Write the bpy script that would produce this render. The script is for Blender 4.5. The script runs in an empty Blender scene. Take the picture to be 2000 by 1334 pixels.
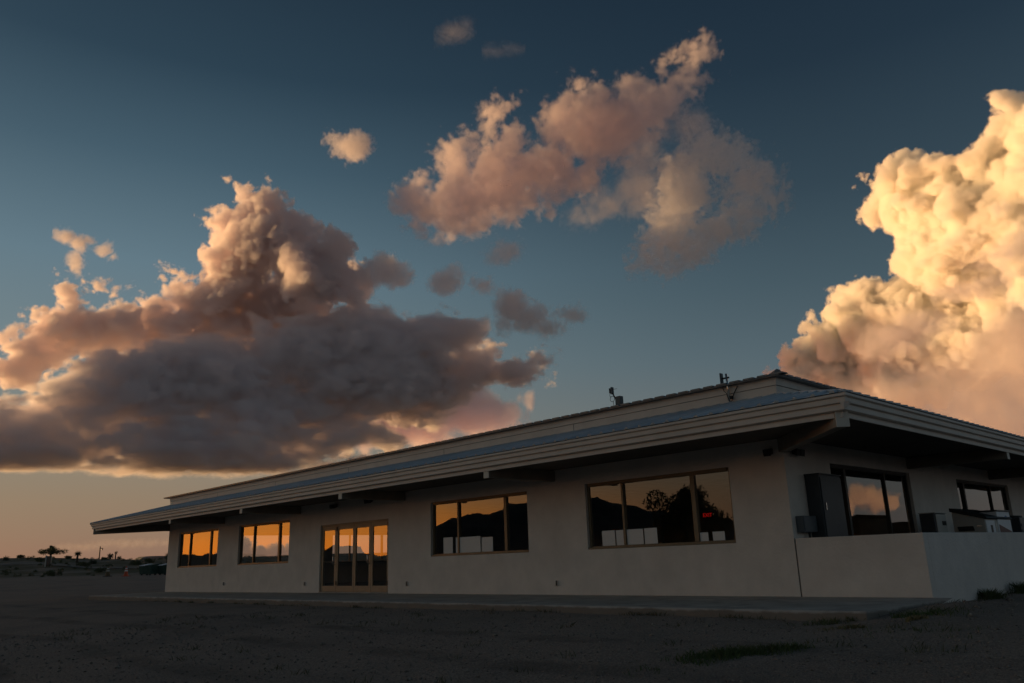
import bpy, bmesh, math, random
import numpy as np
from mathutils import Matrix, Vector
random.seed(7); rng = np.random.default_rng(7)
SC = bpy.context.scene
COL = SC.collection

# ------------------------------------------------------------------ camera
CAM = Vector((7.353, -14.0965, 0.7907))
YAW, PITCH, ROLL, FPX = 0.8031, 0.2686, -0.0344, 1556.46
fw = Vector((-math.sin(YAW)*math.cos(PITCH), math.cos(YAW)*math.cos(PITCH), math.sin(PITCH)))
rt = Vector((math.cos(YAW), math.sin(YAW), 0)); up = rt.cross(fw)
R_ = rt*math.cos(ROLL) + up*math.sin(ROLL); U_ = up*math.cos(ROLL) - rt*math.sin(ROLL)
cd = bpy.data.cameras.new('camera'); cam = bpy.data.objects.new('camera', cd); COL.objects.link(cam)
cam.matrix_world = Matrix(((R_.x, U_.x, -fw.x, CAM.x), (R_.y, U_.y, -fw.y, CAM.y), (R_.z, U_.z, -fw.z, CAM.z), (0, 0, 0, 1)))
cd.sensor_width = 36; cd.lens = 36*FPX/2000; cd.clip_start = 0.05; cd.clip_end = 60000
SC.camera = cam

# ------------------------------------------------------------------ node helper
class NT:
    def __init__(s, t): s.t = t
    def n(s, ty, *ins, **kw):
        o = s.t.nodes.new(ty)
        for k, v in kw.items(): setattr(o, k, v)
        for i, v in enumerate(ins):
            if v is None: continue
            if isinstance(v, bpy.types.NodeSocket): s.t.links.new(v, o.inputs[i])
            else: o.inputs[i].default_value = v
        return o
    def m(s, op, a, b=None, c=None, clamp=False): return s.n('ShaderNodeMath', a, b, c, operation=op, use_clamp=clamp).outputs[0]
    def v(s, op, a, b=None):
        o = s.n('ShaderNodeVectorMath', a, b, operation=op)
        return o.outputs['Value'] if op in ('LENGTH', 'DOT_PRODUCT', 'DISTANCE') else o.outputs[0]
    def link(s, a, b): s.t.links.new(a, b)
    def ramp(s, f, stops, interp='LINEAR'):
        o = s.n('ShaderNodeValToRGB', f); e = o.color_ramp.elements; o.color_ramp.interpolation = interp
        while len(e) < len(stops): e.new(0.5)
        for q, (p, c) in zip(e, stops): q.position = p; q.color = (*c, 1)
        return o.outputs[0]
    def mix(s, f, a, b, blend='MIX'):
        o = s.n('ShaderNodeMix', data_type='RGBA', blend_type=blend, clamp_factor=True)
        for k, v in ((0, f), (6, a), (7, b)):
            if isinstance(v, bpy.types.NodeSocket): s.link(v, o.inputs[k])
            else: o.inputs[k].default_value = v if k == 0 else (*v, 1)
        return o.outputs[2]

# ------------------------------------------------------------------ sky
SUN_AZ, SUN_EL = 122.0, 1.0            # degrees left of +Y, degrees above the horizon
wd = bpy.data.worlds.new('World'); SC.world = wd; wd.use_nodes = True
N = NT(wd.node_tree); bg = wd.node_tree.nodes['Background']
gen = N.n('ShaderNodeTexCoord').outputs['Generated']
sep = N.n('ShaderNodeSeparateXYZ', N.v('NORMALIZE', gen))
el = N.m('MULTIPLY', N.m('ARCSINE', sep.outputs[2]), 180/math.pi)
az = N.m('MULTIPLY', N.m('ARCTAN2', N.m('MULTIPLY', sep.outputs[0], -1.), sep.outputs[1]), 180/math.pi)
da = N.m('ABSOLUTE', N.m('SUBTRACT', az, SUN_AZ-4.)); da = N.m('MINIMUM', da, N.m('SUBTRACT', 360., da))
t = N.m('DIVIDE', el, 60., clamp=True)
E = lambda d: d/60.0
far = N.ramp(t, [(0, (.19,.16,.15)), (E(6), (.14,.155,.165)), (E(13), (.08,.12,.145)), (E(18), (.052,.088,.112)), (E(24), (.028,.053,.075)), (E(32), (.0115,.027,.046)), (E(40), (.006,.017,.033)), (1, (.005,.012,.023))])
mid = N.ramp(t, [(0, (.245,.137,.112)), (E(1.5), (.25,.152,.12)), (E(4.5), (.26,.182,.128)), (E(7), (.25,.205,.152)), (E(10), (.20,.21,.19)), (E(14), (.16,.215,.235)), (E(20), (.118,.19,.235)), (E(27), (.052,.10,.138)), (E(33), (.020,.047,.074)), (E(42), (.009,.022,.039)), (1, (.006,.014,.025))])
sun = N.ramp(t, [(0, (2.6,.60,.055)), (E(1.6), (3.1,.83,.085)), (E(3.6), (2.05,.73,.13)), (E(5.5), (.84,.60,.35)), (E(8), (.74,.59,.39)), (E(12), (.62,.58,.44)), (E(18), (.50,.53,.48)), (E(26), (.29,.36,.38)), (E(38), (.10,.15,.185)), (1, (.008,.017,.028))])
wf = N.n('ShaderNodeMapRange', da, 42., 98., 0., 1., interpolation_type='SMOOTHSTEP').outputs[0]
ws = N.m('EXPONENT', N.m('MULTIPLY', N.m('POWER', N.m('DIVIDE', da, 17.), 2.), -1.))
cs = N.mix(ws, N.mix(wf, mid, far), sun)
sky = N.n('ShaderNodeTexSky', sky_type='NISHITA', sun_disc=False, sun_elevation=math.radians(SUN_EL), sun_rotation=math.radians(-SUN_AZ), altitude=1200.)
nis = N.v('SCALE', sky.outputs[0]); nis.node.inputs['Scale'].default_value = 0.02
anti = N.n('ShaderNodeMapRange', da, 105., 165., 0., 1., interpolation_type='SMOOTHSTEP').outputs[0]   # brighter anti-twilight arch in the east
cs = N.mix(anti, cs, N.v('MULTIPLY', cs, (1.3, 1.45, 1.55)))
tot = N.v('ADD', N.v('MULTIPLY', cs, (.93, .93, .93)), nis)
tot = N.v('SCALE', tot); tot.node.inputs['Scale'].default_value = 10.0
N.link(tot, bg.inputs[0]); bg.inputs[1].default_value = 0.0815
wd.cycles.sampling_method = 'MANUAL'; wd.cycles.sample_map_resolution = 512

# ------------------------------------------------------------------ sun (already behind the western ridge, it still reaches the clouds)
S = Vector((-math.sin(math.radians(SUN_AZ))*math.cos(math.radians(SUN_EL)), math.cos(math.radians(SUN_AZ))*math.cos(math.radians(SUN_EL)), math.sin(math.radians(SUN_EL))))
sd = bpy.data.lights.new('sun', 'SUN'); so = bpy.data.objects.new('sun', sd); COL.objects.link(so)
so.rotation_euler = S.to_track_quat('Z', 'Y').to_euler(); sd.energy = 5.0; sd.color = (1, .585, .25); sd.angle = math.radians(.5)
vs = SC.view_settings; vs.view_transform = 'Standard'; vs.look = 'None'; vs.exposure = 0.3; vs.gamma = 1; vs.use_curve_mapping = False
cy = SC.cycles
cy.volume_bounces = 14; cy.max_bounces = 20; cy.volume_step_rate = 10.0; cy.volume_max_steps = 512
cy.diffuse_bounces = 3; cy.glossy_bounces = 4; cy.transmission_bounces = 6; cy.transparent_max_bounces = 16
cy.use_denoising = True; cy.sample_clamp_indirect = 6; cy.caustics_reflective = False; cy.caustics_refractive = False

# ------------------------------------------------------------------ materials
def mat(name, color, rough=.7, metal=0., var=.12, vscale=3., bump=0., bscale=60., spec=.3, color2=None, stain=None):
    m = bpy.data.materials.new(name); m.use_nodes = True; n = NT(m.node_tree); p = m.node_tree.nodes['Principled BSDF']
    co = n.n('ShaderNodeTexCoord').outputs['Object']
    nz = n.n('ShaderNodeTexNoise', co, None, vscale, 6., .6)
    c2 = color2 or tuple(c*(1-var*2) for c in color); c1 = tuple(min(1, c*(1+var)) for c in color)
    c = n.mix(n.n('ShaderNodeMapRange', nz.outputs[0], .3, .7).outputs[0], c2, c1)
    if stain:
        z2 = n.n('ShaderNodeTexNoise', n.v('MULTIPLY', co, (1., 1., .25)), None, stain[1], 5., .65)
        c = n.mix(n.m('MULTIPLY', n.n('ShaderNodeMapRange', z2.outputs[0], .5, .75).outputs[0], stain[2]), c, stain[0])
    n.link(c, p.inputs['Base Color'])
    p.inputs['Roughness'].default_value = rough; p.inputs['Metallic'].default_value = metal
    p.inputs['Specular IOR Level'].default_value = spec
    if bump:
        b = n.n('ShaderNodeTexNoise', co, None, bscale, 4., .6)
        bp = n.n('ShaderNodeBump', bump, .02, 1.0); n.link(b.outputs[0], bp.inputs['Height']); n.link(bp.outputs[0], p.inputs['Normal'])
    return m
M = {}
M['stucco'] = mat('stucco', (.76,.69,.625), .9, var=.06, vscale=1.6, bump=1., bscale=26, stain=((.64,.575,.515), .8, .35))
M['trim'] = mat('painted_trim', (.68,.60,.53), .55, var=.05, vscale=2.)
M['beam'] = mat('shaded_beam', (.26,.22,.18), .7, var=.1, vscale=3.)  # dark brown puts the shade under the eave into the beam colour
M['cap'] = mat('skylit_cap', (.66,.60,.52), .6, var=.04, vscale=3.)  # paler beam ends, sky light put into the colour
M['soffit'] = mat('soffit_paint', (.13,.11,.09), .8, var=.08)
M['roofmetal'] = mat('galvanised_roof', (.62,.63,.635), .4, .25, var=.08, vscale=1.3, stain=((.46,.46,.46), 1.6, .4))
M['rib'] = mat('dark_roof_edge', (.16,.16,.17), .4, .6)
M['frame'] = mat('bronze_frame', (.20,.155,.105), .42, .35, var=.08)
M['darkframe'] = mat('dark_frame', (.055,.05,.045), .5, .2)
M['door'] = mat('bronze_door', (.33,.26,.185), .5, .1, var=.06)
M['steel'] = mat('brushed_steel', (.62,.60,.57), .25, .9)
M['concrete'] = mat('concrete', (.50,.445,.395), .9, var=.18, vscale=2.2, bump=.4, bscale=30, stain=((.31,.27,.235), 1.1, .6))
M['black'] = mat('black_plastic', (.02,.02,.02), .5)
M['cabinet'] = mat('cabinet_paint', (.045,.052,.06), .45, var=.08)
M['junction'] = mat('grey_box_paint', (.10,.11,.12), .5)
M['beige'] = mat('beige_enclosure', (.48,.45,.40), .5, var=.05)
M['white'] = mat('white_paint', (.74,.75,.76), .5, var=.03)
M['lid'] = mat('dark_lid', (.02,.024,.026), .45)
M['blue'] = mat('blue_badge', (.03,.16,.45), .4)
M['maroon'] = mat('maroon_paint', (.10,.03,.03), .5)
M['interior'] = mat('interior_paint', (.34,.31,.28), .9)
M['carpet'] = mat('interior_floor', (.09,.08,.075), .9)
M['card'] = mat('white_card', (.78,.76,.74), .7, var=.02)
M['cone'] = mat('orange_plastic', (.62,.09,.03), .5)
M['conew'] = mat('white_band', (.75,.74,.72), .4)
M['coned'] = mat('dirty_cone', (.16,.10,.05), .7)
M['dump'] = mat('green_steel', (.035,.07,.055), .5, var=.15)
M['bark'] = mat('bark', (.10,.075,.055), .95, var=.2, vscale=12, bump=.6)
M['leaf'] = mat('leaf', (.065,.085,.035), .7, var=.25, vscale=1.5)
M['yucca'] = mat('yucca_leaf', (.075,.09,.05), .6, var=.2, vscale=2)
M['scrub'] = mat('scrub_leaf', (.075,.085,.035), .8, var=.3, vscale=.6, color2=(.10,.085,.045))
M['grass'] = mat('grass_blade', (.06,.10,.03), .7, var=.3, vscale=1.2, color2=(.11,.10,.045))
M['drygrass'] = mat('dry_grass', (.24,.19,.09), .8, var=.2, vscale=2)
M['wood'] = mat('weathered_wood', (.12,.095,.075), .9)
M['sign'] = mat('sign_paint', (.50,.46,.40), .7)
M['rock'] = mat('ridge_rock', (.085,.08,.075), .95, var=.25, vscale=.01)
M['mesa'] = mat('mesa_hazed', (.16,.17,.19), .95, var=.15, vscale=.02)  # blue of the distant air put into the rock colour

def glass_mat():
    m = bpy.data.materials.new('window_glass'); m.use_nodes = True; t_ = m.node_tree; t_.nodes.clear(); n = NT(t_)
    ge = n.n('ShaderNodeNewGeometry'); cth = n.m('ABSOLUTE', n.v('DOT_PRODUCT', ge.outputs['Incoming'], ge.outputs['Normal']))
    fr = n.m('MULTIPLY_ADD', n.m('POWER', n.m('SUBTRACT', 1., cth, clamp=True), 5.), .885, .115, clamp=True)   # coated glass, the same from both sides
    co = n.n('ShaderNodeTexCoord').outputs['Object']
    wz = n.n('ShaderNodeTexNoise', co, None, 1.1, 1., .4)
    bp = n.n('ShaderNodeBump', .05, .05, 1.0); n.link(wz.outputs[0], bp.inputs['Height'])
    gl = n.n('ShaderNodeBsdfGlossy', (1, 1, 1, 1), .0); n.link(bp.outputs[0], gl.inputs['Normal'])
    tr = n.n('ShaderNodeBsdfTransparent', (.84, .85, .83, 1))
    mx = n.n('ShaderNodeMixShader', fr, tr.outputs[0], gl.outputs[0])
    n.n('ShaderNodeOutputMaterial', mx.outputs[0]); return m
M['glass'] = glass_mat()

def ground_mat():
    m = bpy.data.materials.new('gravel_ground'); m.use_nodes = True; n = NT(m.node_tree); p = m.node_tree.nodes['Principled BSDF']
    co = n.n('ShaderNodeTexCoord').outputs['Object']
    a = n.n('ShaderNodeTexNoise', co, None, .35, 5., .6).outputs[0]
    f = n.n('ShaderNodeTexNoise', co, None, 38., 5., .75).outputs[0]
    vo = n.n('ShaderNodeTexVoronoi', co, None, 55.)
    c = n.mix(n.n('ShaderNodeMapRange', f, .35, .65).outputs[0], (.165,.117,.09), (.43,.33,.265))
    c = n.mix(n.m('MULTIPLY', n.n('ShaderNodeMapRange', a, .45, .65).outputs[0], .55), c, (.19,.155,.13))
    c = n.mix(n.m('MULTIPLY', n.n('ShaderNodeMapRange', vo.outputs['Color'], .86, .95).outputs[0], .5), c, (.42,.39,.36))
    # two pairs of wheel tracks packed by cars pulling up along the walkway
    sp = n.n('ShaderNodeSeparateXYZ', n.v('ADD', co, n.v('SCALE', n.n('ShaderNodeTexNoise', co, None, .18, 2., .5).outputs['Color']))); sp.inputs[0].links[0].from_node.inputs[1].links[0].from_node.inputs['Scale'].default_value = 1.6
    tr_ = None
    for yc in (-6.1, -7.7, -9.6, -11.3):
        q_ = n.n('ShaderNodeMapRange', n.m('ABSOLUTE', n.m('SUBTRACT', sp.outputs[1], yc+.8)), .12, .34, 1., 0., interpolation_type='SMOOTHSTEP').outputs[0]
        tr_ = q_ if tr_ is None else n.m('MAXIMUM', tr_, q_)
    tr_ = n.m('MULTIPLY', tr_, n.n('ShaderNodeMapRange', n.n('ShaderNodeTexNoise', co, None, .5, 4., .7).outputs[0], .4, .6).outputs[0])
    c = n.mix(n.m('MULTIPLY', tr_, .55), c, (.115,.088,.072))
    # dry grass on the rise beyond the lot (distance from the yard, a property of the place)
    d = n.v('LENGTH', n.v('SUBTRACT', co, (7.35, -14.1, 0)))
    g = n.n('ShaderNodeTexNoise', co, None, .22, 6., .65).outputs[0]
    gm = n.m('MULTIPLY', n.n('ShaderNodeMapRange', d, 84., 96.).outputs[0], n.n('ShaderNodeMapRange', g, .36, .56).outputs[0])
    gc = n.mix(n.n('ShaderNodeTexNoise', co, None, 1.3, 4., .7).outputs[0], (.075,.07,.035), (.15,.125,.075))
    c = n.mix(gm, c, gc)
    n.link(c, p.inputs['Base Color']); p.inputs['Roughness'].default_value = .95; p.inputs['Specular IOR Level'].default_value = .15
    hb = n.m('ADD', n.n('ShaderNodeTexNoise', co, None, 22., 6., .7).outputs[0], n.m('MULTIPLY', vo.outputs['Distance'], -.6)); hb = n.m('ADD', hb, n.m('MULTIPLY', n.n('ShaderNodeTexNoise', co, None, 3.5, 5., .6).outputs[0], 2.2)); hb = n.m('SUBTRACT', hb, n.m('MULTIPLY', tr_, .8))
    bp = n.n('ShaderNodeBump', .9, .03, 1.0); n.link(hb, bp.inputs['Height']); n.link(bp.outputs[0], p.inputs['Normal'])
    return m
M['ground'] = ground_mat()

# ------------------------------------------------------------------ mesh helpers
class MB:
    def __init__(s): s.v = []; s.f = []
    def add(s, vs_, fs):
        k = len(s.v); s.v += [tuple(q) for q in vs_]; s.f += [tuple(i+k for i in q) for q in fs]; return s
    def box(s, x0, x1, y0, y1, z0, z1):
        return s.add([(x0,y0,z0),(x1,y0,z0),(x1,y1,z0),(x0,y1,z0),(x0,y0,z1),(x1,y0,z1),(x1,y1,z1),(x0,y1,z1)],
                     [(0,3,2,1),(4,5,6,7),(0,1,5,4),(1,2,6,5),(2,3,7,6),(3,0,4,7)])
    def quad(s, a, b, c, d): return s.add([a, b, c, d], [(0, 1, 2, 3)])
    def tube(s, pts, rad, n=8, cap=True):
        pts = [Vector(p) for p in pts]; rad = rad if isinstance(rad, (list, tuple)) else [rad]*len(pts)
        vs_ = []; fs = []
        for i, p in enumerate(pts):
            d = (pts[min(i+1, len(pts)-1)] - pts[max(i-1, 0)]).normalized()
            a = d.orthogonal().normalized(); b = d.cross(a)
            if i and (vs_[-n] - pts[i-1]).dot(a) < 0: a = -a; b = -b
            vs_ += [p + (a*math.cos(2*math.pi*k/n) + b*math.sin(2*math.pi*k/n))*rad[i] for k in range(n)]
        for i in range(len(pts)-1):
            for k in range(n): fs.append((i*n+k, i*n+(k+1) % n, (i+1)*n+(k+1) % n, (i+1)*n+k))
        if cap: fs.append(tuple(range(n))[::-1]); fs.append(tuple((len(pts)-1)*n+k for k in range(n)))
        return s.add(vs_, fs)
    def lathe(s, c, prof, n=16):
        vs_ = []; fs = []
        for r, z in prof: vs_ += [(c[0]+r*math.cos(2*math.pi*k/n), c[1]+r*math.sin(2*math.pi*k/n), c[2]+z) for k in range(n)]
        for i in range(len(prof)-1):
            for k in range(n): fs.append((i*n+k, i*n+(k+1) % n, (i+1)*n+(k+1) % n, (i+1)*n+k))
        fs.append(tuple((len(prof)-1)*n+k for k in range(n)))
        return s.add(vs_, fs)
    def build(s, name, m, parent=None, bevel=0., smooth=False, loc=None):
        me = bpy.data.meshes.new(name); o0 = Vector(loc) if loc else Vector((0, 0, 0))
        me.from_pydata([tuple(Vector(q)-o0) for q in s.v], [], s.f); me.update()
        bm = bmesh.new(); bm.from_mesh(me); bmesh.ops.recalc_face_normals(bm, faces=bm.faces); bm.to_mesh(me); bm.free()
        me.materials.append(m if not isinstance(m, str) else M[m])
        o = bpy.data.objects.new(name, me); COL.objects.link(o)
        if loc: o.location = o0
        if parent: o.parent = parent
        if smooth:
            for q in me.polygons: q.use_smooth = True
        if bevel:
            b = o.modifiers.new('bevel', 'BEVEL'); b.width = bevel; b.segments = 2; b.limit_method = 'ANGLE'
        return o
def tag(o, label=None, cat=None, group=None, kind=None):
    for k, v in (('label', label), ('category', cat), ('group', group), ('kind', kind)):
        if v: o[k] = v
    return o
def thing(name, label, cat, loc=(0, 0, 0), rz=0., group=None):
    o = bpy.data.objects.new(name, None); COL.objects.link(o); o.location = loc; o.rotation_euler = (0, 0, rz)
    o.empty_display_size = .2
    return tag(o, label, cat, group)
def raw(name, verts, faces, m, parent=None, smooth=False):
    """numpy verts (n,3) + faces (m,k) of equal size k"""
    me = bpy.data.meshes.new(name); k = faces.shape[1]
    me.vertices.add(len(verts)); me.vertices.foreach_set('co', np.asarray(verts, np.float32).ravel())
    me.loops.add(faces.size); me.loops.foreach_set('vertex_index', faces.astype(np.int32).ravel())
    me.polygons.add(len(faces)); me.polygons.foreach_set('loop_start', np.arange(0, faces.size, k, dtype=np.int32))
    if smooth: me.polygons.foreach_set('use_smooth', np.ones(len(faces), bool))
    me.update(calc_edges=True); me.validate()
    me.materials.append(M[m] if isinstance(m, str) else m)
    o = bpy.data.objects.new(name, me); COL.objects.link(o)
    if parent: o.parent = parent
    return o
def sst(x, a, b):
    t_ = np.clip((np.asarray(x, float)-a)/(b-a), 0, 1); return t_*t_*(3-2*t_)
def vnoise(x, y, seed=0):
    """smooth value noise, numpy"""
    x = np.asarray(x, float); y = np.asarray(y, float)
    xi = np.floor(x).astype(np.int64); yi = np.floor(y).astype(np.int64); xf = x-xi; yf = y-yi
    def h(a, b):
        n_ = (a*374761393 + b*668265263 + seed*1442695041) & 0xffffffff
        n_ = ((n_ ^ (n_ >> 13))*1274126177) & 0xffffffff
        return ((n_ ^ (n_ >> 16)) & 0xffff)/65535.0
    u = xf*xf*(3-2*xf); v = yf*yf*(3-2*yf)
    return (h(xi, yi)*(1-u)+h(xi+1, yi)*u)*(1-v) + (h(xi, yi+1)*(1-u)+h(xi+1, yi+1)*u)*v
def fbm(x, y, o=4, seed=0):
    return sum(vnoise(x*2**k, y*2**k, seed+k)*.5**k for k in range(o))/sum(.5**k for k in range(o))
def place(azd, dist, z=None):
    x = CAM.x - math.sin(math.radians(azd))*dist; y = CAM.y + math.cos(math.radians(azd))*dist
    return (x, y, float(terrain(x, y)) if z is None else z)

# ------------------------------------------------------------------ terrain
def terrain(x, y):
    x = np.asarray(x, float); y = np.asarray(y, float)
    z = -.13 - .34*sst(-y, 4.0, 12.5)
    dx = x-CAM.x; dy = y-CAM.y; r = np.hypot(dx, dy)+1e-6
    azd = np.degrees(np.arctan2(-dx, dy))
    dd = -dx*math.sin(math.radians(74)) + dy*math.cos(math.radians(74))
    k = sst(azd, 0, 35)*(1-sst(azd, 90, 112))
    rise = .93*sst(dd, 46, 88) + 2.62*sst(dd, 86, 145) + 1.2*sst(dd, 140, 260) - 2.6*sst(dd, 300, 900)
    rise = rise*(.87 + .22*sst(azd, 69, 79))
    z = z + k*rise
    z = z + .14*np.exp(-(((x-3.1)/.75)**2 + ((y+1.5)/1.5)**2)) + .03*np.exp(-(((x-2.6)/1.6)**2 + ((y+6.2)/.5)**2))
    z = z - .05*np.exp(-(((x-2.3)/1.0)**2 + ((y+3.7)/.35)**2))
    z = z + (fbm(x*.6, y*.6, 3, 3)-.5)*.05 + (fbm(x*.05, y*.05, 4, 9)-.5)*np.clip(r/160, 0, 1)*.8*k
    return z + (fbm(x*.004, y*.004, 3, 5)-.5)*6*sst(r, 400, 1500)
NR, NA = 190, 300
rr = .4*(6500/.4)**(np.arange(NR)/(NR-1)); aa = np.arange(NA)/NA*2*math.pi
# more columns where the yard opens to the left and front
RR, AA = np.meshgrid(rr, aa, indexing='ij'); X = CAM.x - np.sin(AA)*RR; Y = CAM.y + np.cos(AA)*RR
Vt = np.stack([X, Y, terrain(X, Y)], -1).reshape(-1, 3)
i, j = np.meshgrid(np.arange(NR-1), np.arange(NA), indexing='ij'); j2 = (j+1) % NA
Fc = np.stack([i*NA+j, i*NA+j2, (i+1)*NA+j2, (i+1)*NA+j], -1).reshape(-1, 4)[:, ::-1]
Vt = np.vstack([Vt, [[CAM.x, CAM.y, float(terrain(CAM.x, CAM.y))]]])
g = raw('ground', Vt, Fc, 'ground', smooth=True); tag(g, kind='structure')
bm = bmesh.new(); bm.from_mesh(g.data); bm.verts.ensure_lookup_table()
for q in range(NA): bm.faces.new((bm.verts[q], bm.verts[(q+1) % NA], bm.verts[NR*NA]))
bmesh.ops.recalc_face_normals(bm, faces=bm.faces); bm.to_mesh(g.data); bm.free()
if g.data.polygons[0].normal.z < 0: g.data.flip_normals()

# western ridge the sun has gone behind (seen reflected in the windows), heights in degrees above the eye
PROF = [(84,.35),(90,.7),(95,.9),(105,1.2),(112,1.15),(117,.95),(119,1.0),(121,1.4),(122.3,1.45),(123,.85),(124,.75),(125,.9),(127,2.2),(128.4,3.1),(129.6,3.35),(131.7,3.4),(133,4.0),(136,4.1),(139,4.2),(141,3.7),(143,3.1),(150,2.2),(160,1.6),(175,1.3),(190,.9),(205,.3)]
na, nr = 420, 26
az_ = np.linspace(84, 205, na); pe = np.interp(az_, [p[0] for p in PROF], [p[1] for p in PROF])
pe = pe + (fbm(az_*1.7, az_*0+3, 4, 21)-.5)*.22
Rg = np.linspace(0, 1, nr); D0 = 2100 + (fbm(az_*.12, az_*0, 2, 4)-.5)*700
vv = []
for q in Rg:
    prof = np.sin(min(q/.62, 1)*math.pi/2)**1.5 if q < .62 else np.cos((q-.62)/.38*math.pi/2)
    d = D0 - 700 + q*1200; rug = (fbm(az_*1.1+q*3, az_*0+q*9, 4, 8)-.5)*.30*math.sin(q*math.pi)
    h = np.tan(np.radians(pe))*D0*1.0
    z = np.where(abs(q-.62) < .02, h, h*np.clip(prof+rug, 0, 1.0)*.97)
    vv.append(np.stack([CAM.x-np.sin(np.radians(az_))*d, CAM.y+np.cos(np.radians(az_))*d, z+CAM.z-(1-prof)*8], -1))
vv = np.array(vv).reshape(-1, 3)
i, j = np.meshgrid(np.arange(nr-1), np.arange(na-1), indexing='ij')
rg = raw('hills', vv, np.stack([i*na+j, i*na+j+1, (i+1)*na+j+1, (i+1)*na+j], -1).reshape(-1, 4), 'rock', smooth=True); tag(rg, kind='structure')
# flat-topped mesa on the horizon
mb = MB(); p0 = Vector(place(69.95, 5200, 40)); n_ = 40
ring = lambda s_, z_: [(p0.x+math.cos(k*2*math.pi/n_)*(120*s_)*(1+.06*math.sin(k*2.7)), p0.y+math.sin(k*2*math.pi/n_)*(95*s_)*(1+.05*math.cos(k*1.9)), z_) for k in range(n_)]
vs_ = ring(1.25, 20)+ring(1.02, 84)+ring(.86, 94)+ring(.5, 96); fs = [(a*n_+k, a*n_+(k+1) % n_, (a+1)*n_+(k+1) % n_, (a+1)*n_+k) for a in range(3) for k in range(n_)]+[tuple(3*n_+k for k in range(n_))]
mb.add(vs_, fs).build('hills', 'mesa', smooth=True); tag(bpy.context.scene.objects['hills.001'], kind='structure')

# dirt track on the rise, left
mb = MB(); prev = None
for k in range(46):
    a_ = 62 + k*.42; d_ = 118 - 26*sst(74-a_, -5, 12) + 2*math.sin(k*.4)
    pa = place(a_, d_-2.2); pb = place(a_, d_+2.2)
    pa = (pa[0], pa[1], pa[2]+.06); pb = (pb[0], pb[1], pb[2]+.06)
    if prev: mb.quad(prev[0], pa, pb, prev[1])
    prev = (pa, pb)
M['track'] = mat('dirt_track', (.22,.185,.155), .95, var=.15, vscale=.5)
tag(mb.build('dirt_road', 'track'), kind='structure')

# ------------------------------------------------------------------ walkway
WL = -29.7
mb = MB()
xs = np.linspace(-29.3, 2.55, 90)
top = []; 
for q, x in enumerate(xs):
    jit = .0 if q in (0, 89) else random.uniform(-.012, .012)
    top.append((x, -3.2+jit))
vs_ = []; 
for x, y in top: vs_ += [(x, y+.02, 0), (x, y, -.025), (x, y+random.uniform(0, .02), -.4), (x, -.003, .0)]
fs = []
for q in range(len(top)-1):
    a_, b_ = q*4, q*4+4
    fs += [(a_+3, a_, b_, b_+3), (a_, a_+1, b_+1, b_), (a_+1, a_+2, b_+2, b_+1)]
fs += [(0, 3, 2, 1)]; e_ = (len(top)-1)*4; fs += [(e_, e_+1, e_+2, e_+3)]
wkm = mat('walkway_concrete', (.47,.42,.375), .9, var=.2, vscale=2.2, bump=.5, bscale=30, stain=((.27,.235,.205), 1.1, .7))
n_ = NT(wkm.node_tree); p_ = wkm.node_tree.nodes['Principled BSDF']; oc_ = p_.inputs['Base Color'].links[0].from_socket
tc_ = n_.n('ShaderNodeTexCoord').outputs['Object']; sz_ = n_.n('ShaderNodeSeparateXYZ', tc_)
dm_ = n_.m('ADD', sz_.outputs[2], n_.m('MULTIPLY', n_.n('ShaderNodeTexNoise', tc_, None, 2.6, 5., .65).outputs[0], .12))
n_.link(n_.mix(n_.n('ShaderNodeMapRange', dm_, .05, .02, 0., .85).outputs[0], oc_, (.20,.165,.135)), p_.inputs['Base Color'])   # kerb face darker and browner towards the bottom, with a ragged edge
wk = mb.add(vs_, fs).build('walkway', wkm); tag(wk, kind='structure')
mb = MB().box(.01, 2.2, .19, 20, -.3, -.004); tag(mb.build('yard_slab', 'concrete'), kind='structure')

# ------------------------------------------------------------------ building
ZC = 2.86
B = thing('office_building', 'long low tan stucco building with wide eaves and a raised metal roof', 'building', (0, 0, 0))
def wall(name, axis, c, u0, u1, z0, z1, opens, th, m, inward=1):
    """wall with openings: outer face at axis=c, thickness th towards inward"""
    us = sorted({u0, u1, *[o for q in opens for o in q[:2]]}); zs = sorted({z0, z1, *[o for q in opens for o in q[2:]]})
    mb = MB(); P = (lambda u, d, z: (u, c+d*inward, z)) if axis == 'y' else (lambda u, d, z: (c+d*inward, u, z))
    inside = lambda u, z: any(q[0] < u < q[1] and q[2] < z < q[3] for q in opens)
    for a_, b_ in zip(us, us[1:]):
        for e, f in zip(zs, zs[1:]):
            if inside((a_+b_)/2, (e+f)/2): continue
            for d in (0, th): mb.quad(P(a_, d, e), P(b_, d, e), P(b_, d, f), P(a_, d, f))
    for q in opens:
        a_, b_, e, f = q
        mb.quad(P(a_,0,e), P(a_,th,e), P(a_,th,f), P(a_,0,f)); mb.quad(P(b_,0,e), P(b_,th,e), P(b_,th,f), P(b_,0,f))
        mb.quad(P(a_,0,f), P(b_,0,f), P(b_,th,f), P(a_,th,f)); mb.quad(P(a_,0,e), P(b_,0,e), P(b_,th,e), P(a_,th,e))
    mb.quad(P(u0,0,z0), P(u0,th,z0), P(u0,th,z1), P(u0,0,z1)); mb.quad(P(u1,0,z0), P(u1,th,z0), P(u1,th,z1), P(u1,0,z1))
    mb.quad(P(u0,0,z1), P(u1,0,z1), P(u1,th,z1), P(u0,th,z1))
    me_o = mb.build(name, m, B)
    return me_o
DEP = 18.0
WZ0, WZ1 = .98, 2.45
WINS = [(-28.55, -24.6, -27.49, -25.42), (-22.75, -18.8, -21.61, -19.64), (-10.78, -6.91, -9.66, -7.78), (-5.0, -1.2, -3.97, -2.12)]
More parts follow.
